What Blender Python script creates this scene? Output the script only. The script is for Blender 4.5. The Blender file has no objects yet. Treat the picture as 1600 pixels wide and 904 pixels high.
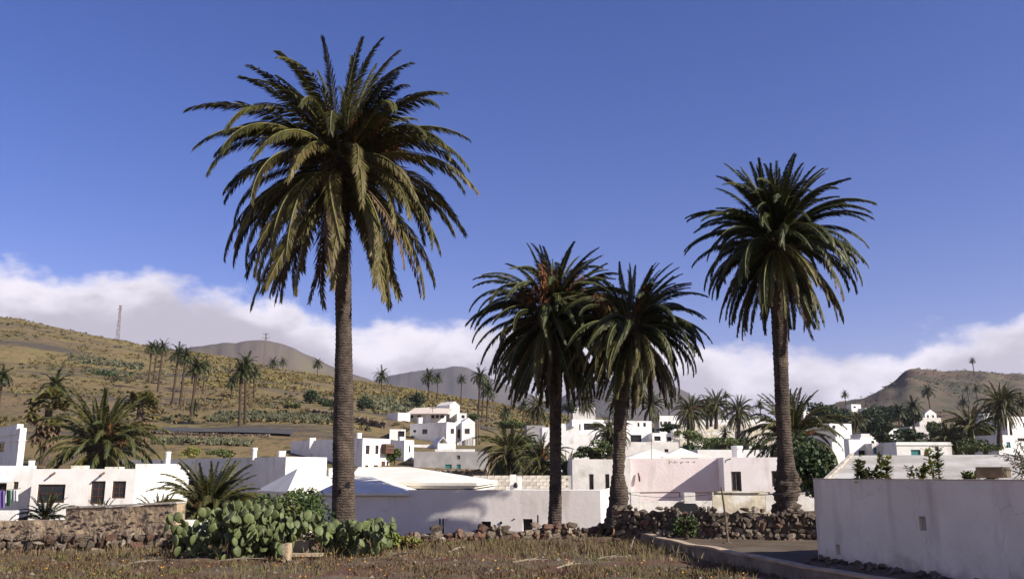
import bpy, bmesh, math, random
import numpy as np
from mathutils import Vector, Matrix, Euler, noise as mnoise
R = math.radians
rnd = random.Random(7)
sc = bpy.context.scene
col = sc.collection

# ------------------------------------------------------------------ camera
F = 1385.0; PITCH = R(11.75); CP, SP = math.cos(PITCH), math.sin(PITCH); EYE = 1.7
cd = bpy.data.cameras.new('camera'); cam = bpy.data.objects.new('camera', cd); col.objects.link(cam)
cam.location = (0, 0, EYE); cam.rotation_euler = (R(90) + PITCH, 0, 0)
cd.sensor_width = 36; cd.lens = 36 * F / 1600; cd.clip_start = .1; cd.clip_end = 20000
sc.camera = cam

# ------------------------------------------------------------------ light and sky
SUN_EL, SUN_AZ = R(31.5), R(117.5)          # azimuth clockwise from +Y
S = Vector((math.sin(SUN_AZ) * math.cos(SUN_EL), math.cos(SUN_AZ) * math.cos(SUN_EL), math.sin(SUN_EL)))
sl = bpy.data.lights.new('sun', 'SUN'); sl.energy = 4.6; sl.angle = R(.5); sl.color = (1, .93, .82)
so = bpy.data.objects.new('sun', sl); col.objects.link(so)
so.rotation_euler = S.to_track_quat('Z', 'Y').to_euler()
sc.view_settings.view_transform = 'Standard'; sc.view_settings.look = 'None'
sc.view_settings.exposure = 0.8; sc.view_settings.gamma = 1
sc.cycles.max_bounces = 6; sc.cycles.transparent_max_bounces = 6; sc.cycles.volume_bounces = 1

def slope(py):
    y = (452 - py) / F
    return (SP + y * CP) / (CP - y * SP)
def ratio(px, py):
    y = (452 - py) / F
    return (px - 800) / F / (CP - y * SP)
def at(px, py, Y): return Vector((ratio(px, py) * Y, Y, EYE + slope(py) * Y))
def at_z(px, py, z):
    Y = (z - EYE) / slope(py); return Vector((ratio(px, py) * Y, Y, z))

w = bpy.data.worlds.new('World'); sc.world = w; w.use_nodes = True
nt = w.node_tree; nt.nodes.clear()
def N(nt, t, **k):
    n = nt.nodes.new(t)
    for a, b in k.items(): setattr(n, a, b)
    return n
def math_(nt, op, a, b=None, c=None, clamp=False):
    n = N(nt, 'ShaderNodeMath', operation=op, use_clamp=clamp)
    for i, v in enumerate((a, b, c)):
        if v is None: continue
        if isinstance(v, (int, float)): n.inputs[i].default_value = v
        else: nt.links.new(v, n.inputs[i])
    return n.outputs[0]
def world_nodes():
    L = nt.links.new
    out = N(nt, 'ShaderNodeOutputWorld')
    sky = N(nt, 'ShaderNodeTexSky', sky_type='NISHITA', sun_disc=False)
    sky.sun_elevation = SUN_EL; sky.sun_rotation = SUN_AZ
    sky.air_density = 1.0; sky.dust_density = .3; sky.ozone_density = 3.0; sky.altitude = 300
    tint = N(nt, 'ShaderNodeMix', data_type='RGBA', blend_type='MULTIPLY'); tint.inputs[0].default_value = 1
    L(sky.outputs[0], tint.inputs[6]); tint.inputs[7].default_value = (1.24, .95, 1.12, 1)
    hs = N(nt, 'ShaderNodeHueSaturation'); hs.inputs['Saturation'].default_value = 1.32; L(tint.outputs[2], hs.inputs['Color'])
    b1 = N(nt, 'ShaderNodeBackground'); b1.inputs[1].default_value = .067
    L(hs.outputs[0], b1.inputs[0])
    tc = N(nt, 'ShaderNodeTexCoord'); sep = N(nt, 'ShaderNodeSeparateXYZ'); L(tc.outputs['Generated'], sep.inputs[0])
    x, y, z = sep.outputs
    h = math_(nt, 'SQRT', math_(nt, 'ADD', math_(nt, 'MULTIPLY', x, x), math_(nt, 'MULTIPLY', y, y)))
    v = math_(nt, 'DIVIDE', z, math_(nt, 'MAXIMUM', h, .001))
    az = math_(nt, 'ARCTAN2', x, y)
    u = math_(nt, 'ADD', math_(nt, 'DIVIDE', az, 2 * math.pi), .5)
    ramp = N(nt, 'ShaderNodeValToRGB'); L(u, ramp.inputs[0])
    edge = [(0, 398), (100, 412), (200, 440), (300, 455), (370, 450), (440, 462), (520, 490), (620, 512), (700, 512),
            (780, 494), (940, 498), (1060, 508), (1150, 530), (1240, 552), (1330, 556), (1400, 545), (1460, 522), (1520, 514), (1600, 518)]
    stops = [(.0, .38), (.15, .36), (.3, .24), (.36, .24)]  # cloud bank raised out of view to add fill light
    for px, py in edge:
        a = math.atan(ratio(px, py)); vv = slope(py) * math.cos(a)
        stops.append((a / (2 * math.pi) + .5, vv))
    stops += [(.66, .20), (.8, .30), (1.0, .38)]  # unseen clouds on this side raised for fill as well
    cr = ramp.color_ramp; cr.interpolation = 'B_SPLINE'
    while len(cr.elements) < len(stops): cr.elements.new(.5)
    for e, (p, q) in zip(cr.elements, stops): e.position = p; e.color = (q, q, q, 1)
    mp = N(nt, 'ShaderNodeCombineXYZ'); L(math_(nt, 'MULTIPLY', az, 1.0), mp.inputs[0]); L(math_(nt, 'MULTIPLY', v, 1.5), mp.inputs[1])
    n1 = N(nt, 'ShaderNodeTexNoise'); n1.inputs['Scale'].default_value = 11; n1.inputs['Detail'].default_value = 8; n1.inputs['Roughness'].default_value = .55
    L(mp.outputs[0], n1.inputs['Vector'])
    n2 = N(nt, 'ShaderNodeTexNoise'); n2.inputs['Scale'].default_value = 7; n2.inputs['Detail'].default_value = 7; n2.inputs['Distortion'].default_value = .3
    L(mp.outputs[0], n2.inputs['Vector'])
    top = math_(nt, 'MULTIPLY_ADD', math_(nt, 'SUBTRACT', n1.outputs[0], .5), .13, ramp.outputs[0])
    d = math_(nt, 'SUBTRACT', top, v)                      # depth inside the cloud bank
    mr = N(nt, 'ShaderNodeMapRange', interpolation_type='SMOOTHSTEP'); mr.inputs[1].default_value = -.006; mr.inputs[2].default_value = .022
    L(d, mr.inputs[0])
    shade = N(nt, 'ShaderNodeMapRange', interpolation_type='SMOOTHSTEP'); shade.inputs[1].default_value = .0; shade.inputs[2].default_value = .06
    L(math_(nt, 'MULTIPLY_ADD', math_(nt, 'SUBTRACT', n2.outputs[0], .5), .22, d), shade.inputs[0])
    cm = N(nt, 'ShaderNodeMix', data_type='RGBA'); L(shade.outputs[0], cm.inputs[0])
    cm.inputs[6].default_value = (.58, .55, .60, 1); cm.inputs[7].default_value = (.33, .31, .36, 1)
    b2 = N(nt, 'ShaderNodeBackground'); L(cm.outputs[2], b2.inputs[0]); b2.inputs[1].default_value = 1.0
    mx = N(nt, 'ShaderNodeMixShader'); L(mr.outputs[0], mx.inputs[0]); L(b1.outputs[0], mx.inputs[1]); L(b2.outputs[0], mx.inputs[2])
    L(mx.outputs[0], out.inputs[0])
world_nodes()

# ------------------------------------------------------------------ materials
def mat(name, c1, c2=None, scale=3.0, rough=.85, bump=.0, bscale=None, rand=0.0, detail=6, c3=None, scale3=1.0, lo=.4, hi=.6, coord='Object', lo3=.5, hi3=.62, spec=.3, sq3=None):
    m = bpy.data.materials.new(name); m.use_nodes = True; t = m.node_tree; L = t.links.new
    p = t.nodes['Principled BSDF']; p.inputs['Roughness'].default_value = rough
    p.inputs['Specular IOR Level'].default_value = spec
    tc = N(t, 'ShaderNodeTexCoord'); vec = tc.outputs['Object']
    if coord == 'World': vec = N(t, 'ShaderNodeNewGeometry').outputs['Position']
    oi = N(t, 'ShaderNodeObjectInfo')
    out = None
    if c2 is not None:
        n = N(t, 'ShaderNodeTexNoise'); n.inputs['Scale'].default_value = scale; n.inputs['Detail'].default_value = detail; L(vec, n.inputs['Vector'])
        mr = N(t, 'ShaderNodeMapRange'); mr.inputs[1].default_value = lo; mr.inputs[2].default_value = hi; L(n.outputs[0], mr.inputs[0])
        mx = N(t, 'ShaderNodeMix', data_type='RGBA'); L(mr.outputs[0], mx.inputs[0])
        mx.inputs[6].default_value = (*c1, 1); mx.inputs[7].default_value = (*c2, 1); out = mx.outputs[2]
    if c3 is not None:
        n = N(t, 'ShaderNodeTexNoise'); n.inputs['Scale'].default_value = scale3; n.inputs['Detail'].default_value = 7
        if sq3:
            mp = N(t, 'ShaderNodeMapping'); mp.inputs['Scale'].default_value = sq3; L(vec, mp.inputs[0]); L(mp.outputs[0], n.inputs['Vector'])
        else: L(vec, n.inputs['Vector'])
        mr = N(t, 'ShaderNodeMapRange'); mr.inputs[1].default_value = lo3; mr.inputs[2].default_value = hi3; L(n.outputs[0], mr.inputs[0])
        mx = N(t, 'ShaderNodeMix', data_type='RGBA'); L(mr.outputs[0], mx.inputs[0]); L(out, mx.inputs[6]); mx.inputs[7].default_value = (*c3, 1); out = mx.outputs[2]
    if out is None:
        rg = N(t, 'ShaderNodeRGB'); rg.outputs[0].default_value = (*c1, 1); out = rg.outputs[0]
    if rand:
        hs = N(t, 'ShaderNodeHueSaturation'); L(out, hs.inputs['Color'])
        mr = N(t, 'ShaderNodeMapRange'); mr.inputs[3].default_value = 1 - rand; mr.inputs[4].default_value = 1 + rand; L(oi.outputs['Random'], mr.inputs[0]); L(mr.outputs[0], hs.inputs['Value'])
        out = hs.outputs[0]
    L(out, p.inputs['Base Color'])
    if bump:
        b = N(t, 'ShaderNodeTexNoise'); b.inputs['Scale'].default_value = bscale or scale * 4; b.inputs['Detail'].default_value = 5; L(vec, b.inputs['Vector'])
        bn = N(t, 'ShaderNodeBump'); bn.inputs['Strength'].default_value = bump; bn.inputs['Distance'].default_value = .05
        L(b.outputs[0], bn.inputs['Height']); L(bn.outputs[0], p.inputs['Normal'])
    return m
M = {}
M['white'] = mat('white_plaster', (.80, .79, .76), (.74, .72, .68), 1.2, .9, .25, 9, c3=(.52, .47, .41), scale3=1.3, lo3=.56, hi3=.76, coord='World', sq3=(1, 1, .3))
M['whiteroof'] = mat('white_roof', (.80, .76, .66), (.73, .68, .58), 1.0, .9, .2, 6, coord='World')
M['dirtywhite'] = mat('weathered_white_plaster', (.72, .69, .645), (.62, .59, .55), 1.4, .9, .3, 7, c3=(.50, .46, .41), scale3=1.1, lo3=.58, hi3=.75, coord='World')
M['tankwhite'] = mat('tank_wall_plaster', (.84, .76, .64), (.77, .69, .57), 1.1, .9, .35, 9, c3=(.50, .43, .36), scale3=2.2, lo3=.54, hi3=.78, coord='World', sq3=(1, 1, .18))
M['catch'] = mat('catchment_plaster', (.50, .47, .41), (.40, .37, .32), .8, .9, .4, 6, c3=(.56, .54, .50), scale3=.6, coord='World')  # white plaster darkened to stand in for grazing sunlight
M['pink'] = mat('pale_pink_plaster', (.76, .67, .65), (.72, .61, .60), 1.0, .9, .25, 8, c3=(.58, .50, .46), scale3=1.8, lo3=.56, hi3=.78, coord='World', sq3=(1, 1, .25))
M['pinkwhite'] = mat('pinkish_white_plaster', (.80, .75, .73), (.76, .70, .68), 1.3, .9, .12, 8, c3=(.56, .49, .44), scale3=2.0, lo3=.56, hi3=.78, coord='World', sq3=(1, 1, .3))
M['cream'] = mat('cream_stained_plaster', (.70, .64, .50), (.46, .40, .31), 2.0, .9, .3, 8, c3=(.75, .73, .68), scale3=1.1, coord='World')
M['grey'] = mat('grey_render', (.36, .34, .33), (.28, .27, .265), 1.0, .9, .25, 8, coord='World')
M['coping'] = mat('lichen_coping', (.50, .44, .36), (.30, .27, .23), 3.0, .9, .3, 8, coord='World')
M['tan'] = mat('tan_earth_plaster', (.42, .32, .21), (.30, .22, .14), 2.5, .95, .9, 9, c3=(.14, .105, .08), scale3=4.5, lo3=.56, hi3=.66, coord='World')
M['terra'] = mat('faded_roof', (.70, .61, .50), (.62, .52, .42), 2, .9, .2, 8, coord='World')
M['brown'] = mat('brown_wood', (.10, .045, .025), (.07, .03, .02), 6, .6)
M['woodgrey'] = mat('weathered_wood', (.16, .12, .085), (.10, .075, .05), 6, .85, .3)
M['teal'] = mat('teal_paint', (.04, .20, .19), (.03, .16, .16), 6, .6)
M['green_paint'] = mat('green_paint', (.03, .14, .07), (.02, .10, .05), 6, .6)
M['dark'] = mat('dark_interior', (.012, .012, .014), rough=.7)
M['glass'] = mat('dark_glass', (.02, .024, .03), rough=.12, spec=.6)
M['block'] = mat('concrete_block', (.48, .44, .38), (.38, .345, .30), 5, .95, .5, 20, rand=.18)
M['rock'] = mat('basalt_stone', (.150, .115, .085), (.085, .066, .054), 3.5, .95, .7, 9, rand=.55, c3=(.24, .19, .13), scale3=2.5, lo3=.55, hi3=.7)
M['redrock'] = mat('reddish_stone', (.17, .09, .06), (.11, .07, .05), 3.5, .95, .7, 9, rand=.4)
M['palerock'] = mat('pale_stone', (.30, .25, .185), (.21, .17, .125), 4, .95, .6, 9, rand=.3)
M['frond'] = mat('palm_frond', (.042, .045, .013), (.080, .072, .018), 1.2, .5, rand=.35, spec=.25, c3=(.095, .08, .025), scale3=.7, lo3=.55, hi3=.75)
M['frond_low'] = mat('palm_frond_low', (.070, .062, .016), (.115, .092, .024), 1.0, .55, rand=.4, spec=.25, c3=(.125, .085, .035), scale3=.7, lo3=.5, hi3=.7)
M['frond_dark'] = mat('palm_frond_dark', (.030, .040, .012), (.052, .056, .016), 1.2, .5, rand=.3, spec=.25)
M['frond_dead'] = mat('palm_frond_dead', (.13, .085, .045), (.085, .058, .032), 2.0, .8, rand=.3)
M['rachis'] = mat('frond_midrib', (.17, .16, .05), (.12, .12, .04), 3, .6)
M['fruit'] = mat('palm_fruit_stalk', (.27, .115, .045), (.15, .065, .03), 5, .8, rand=.2)
M['bark'] = mat('palm_bark', (.100, .076, .058), (.060, .044, .035), 5, .95, .9, 24, c3=(.15, .11, .082), scale3=2.2, lo3=.52, hi3=.7)
M['bark_dark'] = mat('palm_leaf_base', (.085, .055, .038), (.045, .030, .022), 6, .95, .9, 18)
M['leaf'] = mat('shrub_leaf', (.045, .075, .02), (.075, .10, .028), 2.0, .6, rand=.3, c3=(.13, .14, .04), scale3=1.5)
M['leaf_dark'] = mat('dark_leaf', (.025, .045, .015), (.045, .065, .022), 2.0, .6, rand=.25)
M['leaf_yel'] = mat('yellow_green_leaf', (.15, .19, .035), (.24, .23, .06), 3.0, .6, rand=.2, c3=(.16, .08, .03), scale3=3)
M['pad'] = mat('prickly_pear_pad', (.075, .098, .036), (.125, .142, .054), 5, .55, .15, 20, rand=.3, c3=(.15, .11, .055), scale3=7, lo3=.57, hi3=.75)
M['pad_far'] = mat('far_cactus', (.125, .125, .070), (.095, .10, .055), .5, .8, rand=.2, coord='World')
M['straw'] = mat('dry_grass', (.19, .145, .075), (.135, .10, .05), 1.5, .9, coord='World')
M['redweed'] = mat('red_weed', (.115, .068, .034), (.085, .060, .030), 1.5, .9, coord='World')
M['greenweed'] = mat('green_weed', (.10, .105, .030), (.13, .12, .04), 1.5, .9, coord='World')
M['flower'] = mat('orange_flower', (.75, .35, .03), rough=.7)
M['field'] = mat('field_soil', (.095, .068, .042), (.13, .095, .055), 1.1, .98, .8, 12, c3=(.105, .05, .03), scale3=.5, lo3=.45, hi3=.6, coord='World')
M['picon'] = mat('dark_gravel', (.130, .092, .058), (.095, .068, .045), 2.0, .98, .8, 40, c3=(.15, .12, .085), scale3=.7, lo3=.5, hi3=.7, coord='World')
M['asphalt'] = mat('asphalt', (.055, .053, .052), (.075, .07, .065), 1.0, .9, .2, coord='World')
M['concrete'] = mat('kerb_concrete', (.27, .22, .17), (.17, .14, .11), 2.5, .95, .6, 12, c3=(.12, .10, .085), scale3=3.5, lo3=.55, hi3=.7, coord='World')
M['kerbtop_lit'] = mat('kerb_top', (.50, .38, .25), (.36, .28, .20), 3, .95, .5, 12, coord='World')  # paler than the kerb body: sunlight on the top put into the colour
M['metal'] = mat('galvanised_metal', (.16, .12, .11), (.12, .09, .08), 3, .6)
M['cloth_p'] = mat('purple_cloth', (.20, .14, .38), rough=.9)
M['cloth_g'] = mat('green_cloth', (.05, .16, .09), rough=.9)
M['cloth_w'] = mat('white_cloth', (.7, .7, .72), rough=.9)
M['soil'] = mat('terrace_soil', (.20, .15, .095), (.14, .105, .07), .6, .98, .4, 3, coord='World')

def base_dirt(key, z0, z1):
    t = M[key].node_tree; p = t.nodes['Principled BSDF']; L = t.links.new; src = p.inputs['Base Color'].links[0].from_socket
    pos = N(t, 'ShaderNodeNewGeometry').outputs['Position']; sep = N(t, 'ShaderNodeSeparateXYZ'); L(pos, sep.inputs[0])
    n = N(t, 'ShaderNodeTexNoise'); n.inputs['Scale'].default_value = 3.5; n.inputs['Detail'].default_value = 9; L(pos, n.inputs['Vector'])
    h = math_(t, 'MULTIPLY_ADD', math_(t, 'SUBTRACT', n.outputs[0], .5), -1.1, sep.outputs[2])
    mr = N(t, 'ShaderNodeMapRange', interpolation_type='SMOOTHSTEP'); mr.inputs[1].default_value = z0; mr.inputs[2].default_value = z1; mr.inputs[3].default_value = .5; mr.inputs[4].default_value = 0; L(h, mr.inputs[0])
    mx = N(t, 'ShaderNodeMix', data_type='RGBA'); L(mr.outputs[0], mx.inputs[0]); L(src, mx.inputs[6]); mx.inputs[7].default_value = (.36, .27, .20, 1)
    v = N(t, 'ShaderNodeTexVoronoi', feature='DISTANCE_TO_EDGE'); v.inputs['Scale'].default_value = .9; ns = N(t, 'ShaderNodeTexNoise'); ns.inputs['Scale'].default_value = 2.5; ns.inputs['Detail'].default_value = 6; L(pos, ns.inputs['Vector'])
    va = N(t, 'ShaderNodeMix', data_type='RGBA'); va.inputs[0].default_value = .35; L(pos, va.inputs[6]); L(ns.outputs[1], va.inputs[7]); L(va.outputs[2], v.inputs['Vector'])
    cr_ = N(t, 'ShaderNodeMapRange'); cr_.inputs[1].default_value = 0; cr_.inputs[2].default_value = .006; cr_.inputs[3].default_value = .3; cr_.inputs[4].default_value = 0; L(v.outputs['Distance'], cr_.inputs[0])
    m2 = N(t, 'ShaderNodeMix', data_type='RGBA'); L(cr_.outputs[0], m2.inputs[0]); L(mx.outputs[2], m2.inputs[6]); m2.inputs[7].default_value = (.30, .26, .22, 1); L(m2.outputs[2], p.inputs['Base Color'])
base_dirt('tankwhite', .12, .5); base_dirt('pinkwhite', -.5, -.1); base_dirt('cream', .1, .5)
def bark_bump():
    for k in ('bark',):
        t = M[k].node_tree; p = t.nodes['Principled BSDF']; L = t.links.new
        bn = p.inputs['Normal'].links[0].from_node
        wv = N(t, 'ShaderNodeTexWave', wave_type='BANDS', bands_direction='Z'); wv.inputs['Scale'].default_value = 4.6; wv.inputs['Distortion'].default_value = 5.0; wv.inputs['Detail'].default_value = 3; wv.inputs['Detail Scale'].default_value = 2.5
        L(N(t, 'ShaderNodeTexCoord').outputs['Object'], wv.inputs['Vector'])
        b2 = N(t, 'ShaderNodeBump'); b2.inputs['Strength'].default_value = .7; b2.inputs['Distance'].default_value = .03; L(wv.outputs[1], b2.inputs['Height']); L(bn.outputs[0], b2.inputs['Normal']); L(b2.outputs[0], p.inputs['Normal'])
        src = p.inputs['Base Color'].links[0].from_socket
        mr = N(t, 'ShaderNodeMapRange'); mr.inputs[3].default_value = .80; mr.inputs[4].default_value = 1.12; L(wv.outputs[1], mr.inputs[0])
        hs = N(t, 'ShaderNodeHueSaturation'); L(src, hs.inputs['Color']); L(mr.outputs[0], hs.inputs['Value']); L(hs.outputs[0], p.inputs['Base Color'])
bark_bump()
def terrain_mat():
    m = bpy.data.materials.new('dry_hillside'); m.use_nodes = True; t = m.node_tree; L = t.links.new
    p = t.nodes['Principled BSDF']; p.inputs['Roughness'].default_value = .95; p.inputs['Specular IOR Level'].default_value = .1
    pos = N(t, 'ShaderNodeNewGeometry').outputs['Position']
    def nz(scale, d=8, sq=(1, 1, 1), ro=.6):
        mp = N(t, 'ShaderNodeMapping'); mp.inputs['Scale'].default_value = sq; L(pos, mp.inputs[0])
        n = N(t, 'ShaderNodeTexNoise'); n.inputs['Scale'].default_value = scale; n.inputs['Detail'].default_value = d; n.inputs['Roughness'].default_value = ro
        L(mp.outputs[0], n.inputs['Vector']); return n.outputs[0]
    def mixc(f, lo, hi, a, b):
        mr = N(t, 'ShaderNodeMapRange'); mr.inputs[1].default_value = lo; mr.inputs[2].default_value = hi; L(f, mr.inputs[0])
        mx = N(t, 'ShaderNodeMix', data_type='RGBA'); L(mr.outputs[0], mx.inputs[0])
        for s, v in ((6, a), (7, b)):
            if isinstance(v, tuple): mx.inputs[s].default_value = (*v, 1)
            else: L(v, mx.inputs[s])
        return mx.outputs[2]
    base = mixc(nz(.012, 6, (1, 2.2, 1)), .42, .60, (.165, .118, .066), (.205, .155, .068))
    base = mixc(nz(.03, 8, (.5, 1.8, 1)), .50, .62, base, (.088, .074, .058))
    base = mixc(nz(.09, 8, (.5, 1.6, 1)), .50, .62, base, (.180, .142, .058))
    base = mixc(nz(.55, 6), .56, .66, base, (.055, .058, .028))
    base = mixc(nz(.28, 6, (1, .5, 1)), .62, .72, base, (.165, .13, .08))
    L(base, p.inputs['Base Color'])
    bn = N(t, 'ShaderNodeBump'); bn.inputs['Strength'].default_value = .9; bn.inputs['Distance'].default_value = .8
    L(nz(.45, 8), bn.inputs['Height']); L(bn.outputs[0], p.inputs['Normal'])
    return m
M['terrain'] = terrain_mat()
M['mountain'] = mat('bare_mountain', (.115, .092, .075), (.08, .066, .058), .006, .98, 1.0, .03, coord='World', c3=(.12, .105, .065), scale3=.012)
M['mountain_shaded'] = mat('cloud_shaded_mountain', (.085, .075, .07), (.065, .06, .055), .004, .98, 1.0, .02, coord='World')  # cloud shade over the far mountains put into their colour
M['righthill'] = mat('reddish_hill', (.100, .070, .050), (.105, .085, .052), .02, .98, 1.0, .2, coord='World', c3=(.058, .056, .034), scale3=.04, lo3=.5, hi3=.62)

# ------------------------------------------------------------------ mesh helpers
class MB:
    def __init__(s): s.v = []; s.f = []; s.m = []
    def add(s, vs, fs, mi=0):
        o = len(s.v); s.v += [tuple(v) for v in vs]; s.f += [tuple(i + o for i in f) for f in fs]; s.m += [mi] * len(fs)
    def box(s, o, a, b, c, mi=0):
        """box from corner o along vectors a, b, c"""
        o, a, b, c = map(Vector, (o, a, b, c))
        s.add([o, o + a, o + a + b, o + b, o + c, o + a + c, o + a + b + c, o + b + c],
              [(0, 3, 2, 1), (4, 5, 6, 7), (0, 1, 5, 4), (1, 2, 6, 5), (2, 3, 7, 6), (3, 0, 4, 7)], mi)
    def cbox(s, c, sx, sy, sz, rz=0, mi=0):
        q = Matrix.Rotation(rz, 3, 'Z'); a, b, d = q @ Vector((sx, 0, 0)), q @ Vector((0, sy, 0)), Vector((0, 0, sz))
        s.box(Vector(c) - a / 2 - b / 2, a, b, d, mi)
    def quad(s, a, b, c, d, mi=0): s.add([a, b, c, d], [(0, 1, 2, 3)], mi)
    def tube(s, pts, rad, n=6, cap=True, mi=0):
        vs, fs = [], []; k = len(pts)
        for i, p in enumerate(pts):
            p = Vector(p); t = (Vector(pts[min(i + 1, k - 1)]) - Vector(pts[max(i - 1, 0)])).normalized()
            a = t.cross(Vector((0, 1, 0)) if abs(t.y) < .9 else Vector((1, 0, 0))).normalized(); b = t.cross(a)
            r = rad[i] if hasattr(rad, '__len__') else rad
            for j in range(n):
                th = 2 * math.pi * j / n; vs.append(p + a * (r * math.cos(th)) + b * (r * math.sin(th)))
        for i in range(k - 1):
            for j in range(n): fs.append((i * n + j, i * n + (j + 1) % n, (i + 1) * n + (j + 1) % n, (i + 1) * n + j))
        if cap: fs.append(tuple(range(n - 1, -1, -1))); fs.append(tuple((k - 1) * n + j for j in range(n)))
        s.add(vs, fs, mi)
    def mesh(s, name, mats, org=(0, 0, 0), smooth=False):
        me = bpy.data.meshes.new(name); ox, oy, oz = org
        me.from_pydata([(a - ox, b - oy, c - oz) for a, b, c in s.v], [], s.f)
        if not isinstance(mats, (list, tuple)): mats = [mats]
        for x in mats: me.materials.append(x)
        if len(mats) > 1: me.polygons.foreach_set('material_index', s.m)
        if smooth: me.polygons.foreach_set('use_smooth', [True] * len(me.polygons))
        me.update(); return me
    def build(s, name, mats, parent=None, org=None, smooth=False, wn=True):
        if org is None:
            org = tuple(parent['org']) if parent is not None and 'org' in parent else (0, 0, 0)
        me = s.mesh(name, mats, org, smooth)
        return link(name, me, parent)
def link(name, me, parent=None, loc=(0, 0, 0), rot=None, scale=None):
    o = bpy.data.objects.new(name, me); col.objects.link(o); o.location = loc
    if parent is not None: o.parent = parent; 
    if rot is not None: o.rotation_euler = rot
    if scale is not None: o.scale = scale
    if parent is not None and 'org' in parent: o['org'] = list(parent['org'])
    return o
def tag(o, label, cat, group=None):
    o['label'] = label; o['category'] = cat
    if group: o['group'] = group
    return o
def thing(name, label, cat, loc=(0, 0, 0), group=None):
    o = bpy.data.objects.new(name, None); col.objects.link(o); o.location = loc; o['org'] = list(loc); o.empty_display_size = .3
    return tag(o, label, cat, group)
def fix(o, kind='structure'): o['kind'] = kind; return o
def np_mesh(name, V, Fc, mats, mi=None, smooth=False):
    me = bpy.data.meshes.new(name); V = np.asarray(V, np.float32); Fc = np.asarray(Fc, np.int32); k = Fc.shape[1]
    me.vertices.add(len(V)); me.vertices.foreach_set('co', V.ravel())
    me.loops.add(Fc.size); me.loops.foreach_set('vertex_index', Fc.ravel())
    me.polygons.add(len(Fc)); me.polygons.foreach_set('loop_start', np.arange(0, Fc.size, k, dtype=np.int32)); me.polygons.foreach_set('loop_total', np.full(len(Fc), k, np.int32))
    if not isinstance(mats, (list, tuple)): mats = [mats]
    for x in mats: me.materials.append(x)
    if mi is not None: me.polygons.foreach_set('material_index', np.asarray(mi, np.int32))
    if smooth: me.polygons.foreach_set('use_smooth', np.ones(len(Fc), bool))
    me.update(calc_edges=True); me.validate(); return me

# ------------------------------------------------------------------ terrain
COLS = np.array([-300, 0, 180, 250, 500, 620, 750, 850, 1000, 1250, 1400, 1600, 1900.])
TAB = {
 110: [686,688,684,682,690,697,705,712,718,718,718,718,718],
 130: [660,664,663,662,665,682,693,702,708,708,708,708,708],
 160: [625,636,640,641,646,664,678,690,698,698,698,697,697],
 200: [585,600,610,613,625,640,657,675,688,688,688,686,686],
 240: [545,560,580,587,613,627,645,665,680,680,680,676,676],
 300: [490,515,545,560,600,617,637,655,672,673,672,665,665],
 340: [475,499,533,551,594,611,632,650,668,670,668,658,655],
 400: [480,504,535,547,588,606,628,646,664,667,662,648,645],
 480: [500,520,545,552,584,603,626,643,660,664,655,640,635],
 650: [540,550,570,575,600,612,630,645,658,660,650,630,625]}
ROWY = np.array([60, 75.] + sorted(TAB) + [900., 9000.])
ZT = [np.full(13, -1.2), np.full(13, -.5)]
for y in sorted(TAB): ZT.append(np.array([EYE + slope(p) * y for p in TAB[y]]))
ZT += [np.full(13, 30.), np.full(13, 20.)]
ZT = np.array(ZT)
def cr(p0, p1, p2, p3, t): return .5 * (2 * p1 + (p2 - p0) * t + (2 * p0 - 5 * p1 + 4 * p2 - p3) * t * t + (3 * p1 - p0 - 3 * p2 + p3) * t ** 3)
def sm(x, a, b):
    t = np.clip((x - a) / (b - a), 0, 1); return t * t * (3 - 2 * t)
def ground(X, Y):
    X = np.asarray(X, float); Y = np.asarray(Y, float)
    Ys = np.maximum(Y, 12)
    px = np.clip(800 + F * 1.021 * X / Ys, -299, 1899)
    i = np.clip(np.searchsorted(COLS, px) - 1, 0, 11); t = (px - COLS[i]) / (COLS[i + 1] - COLS[i])
    j = np.clip(np.searchsorted(ROWY, Ys) - 1, 0, len(ROWY) - 2); s = np.clip((Ys - ROWY[j]) / (ROWY[j + 1] - ROWY[j]), 0, 1)
    def row(jj):
        jj = np.clip(jj, 0, len(ROWY) - 1); g = lambda a: ZT[jj, np.clip(a, 0, 12)]
        return cr(g(i - 1), g(i), g(i + 1), g(i + 2), t)
    r1, r2 = row(j), row(j + 1)
    far = r1 + (r2 - r1) * s
    # near: field, then a dip behind it; a raised terrace to the right
    near = -1.2 * sm(Y, 25.2, 30)
    k = sm(px, 985, 1005)
    ystep = 22.55 + (px - 965) * (20.8 - 22.4) / 325
    near_r = .62 * sm(Y, ystep, ystep + .25) - 1.0 * sm(Y, 25.5, 31) - .8 * sm(Y, 36, 48)
    near = near * (1 - k) + near_r * k
    a = sm(Y, 48, 62)
    z = near * (1 - a) + far * a
    return z
def gz(X, Y): return float(ground(X, Y))
def tz(X, Y):
    a = float(sm(np.array(float(Y)), 80, 160)) * .8
    return gz(X, Y) + (mnoise.noise(Vector((X * .05, Y * .05, 3))) + mnoise.noise(Vector((X * .22, Y * .22, 7))) * .35) * a
def gpt(px, Y):
    """ground point in the direction of pixel column px at distance Y"""
    X = (px - 800) / F / 1.021 * Y; return Vector((X, Y, gz(X, Y)))

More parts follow.
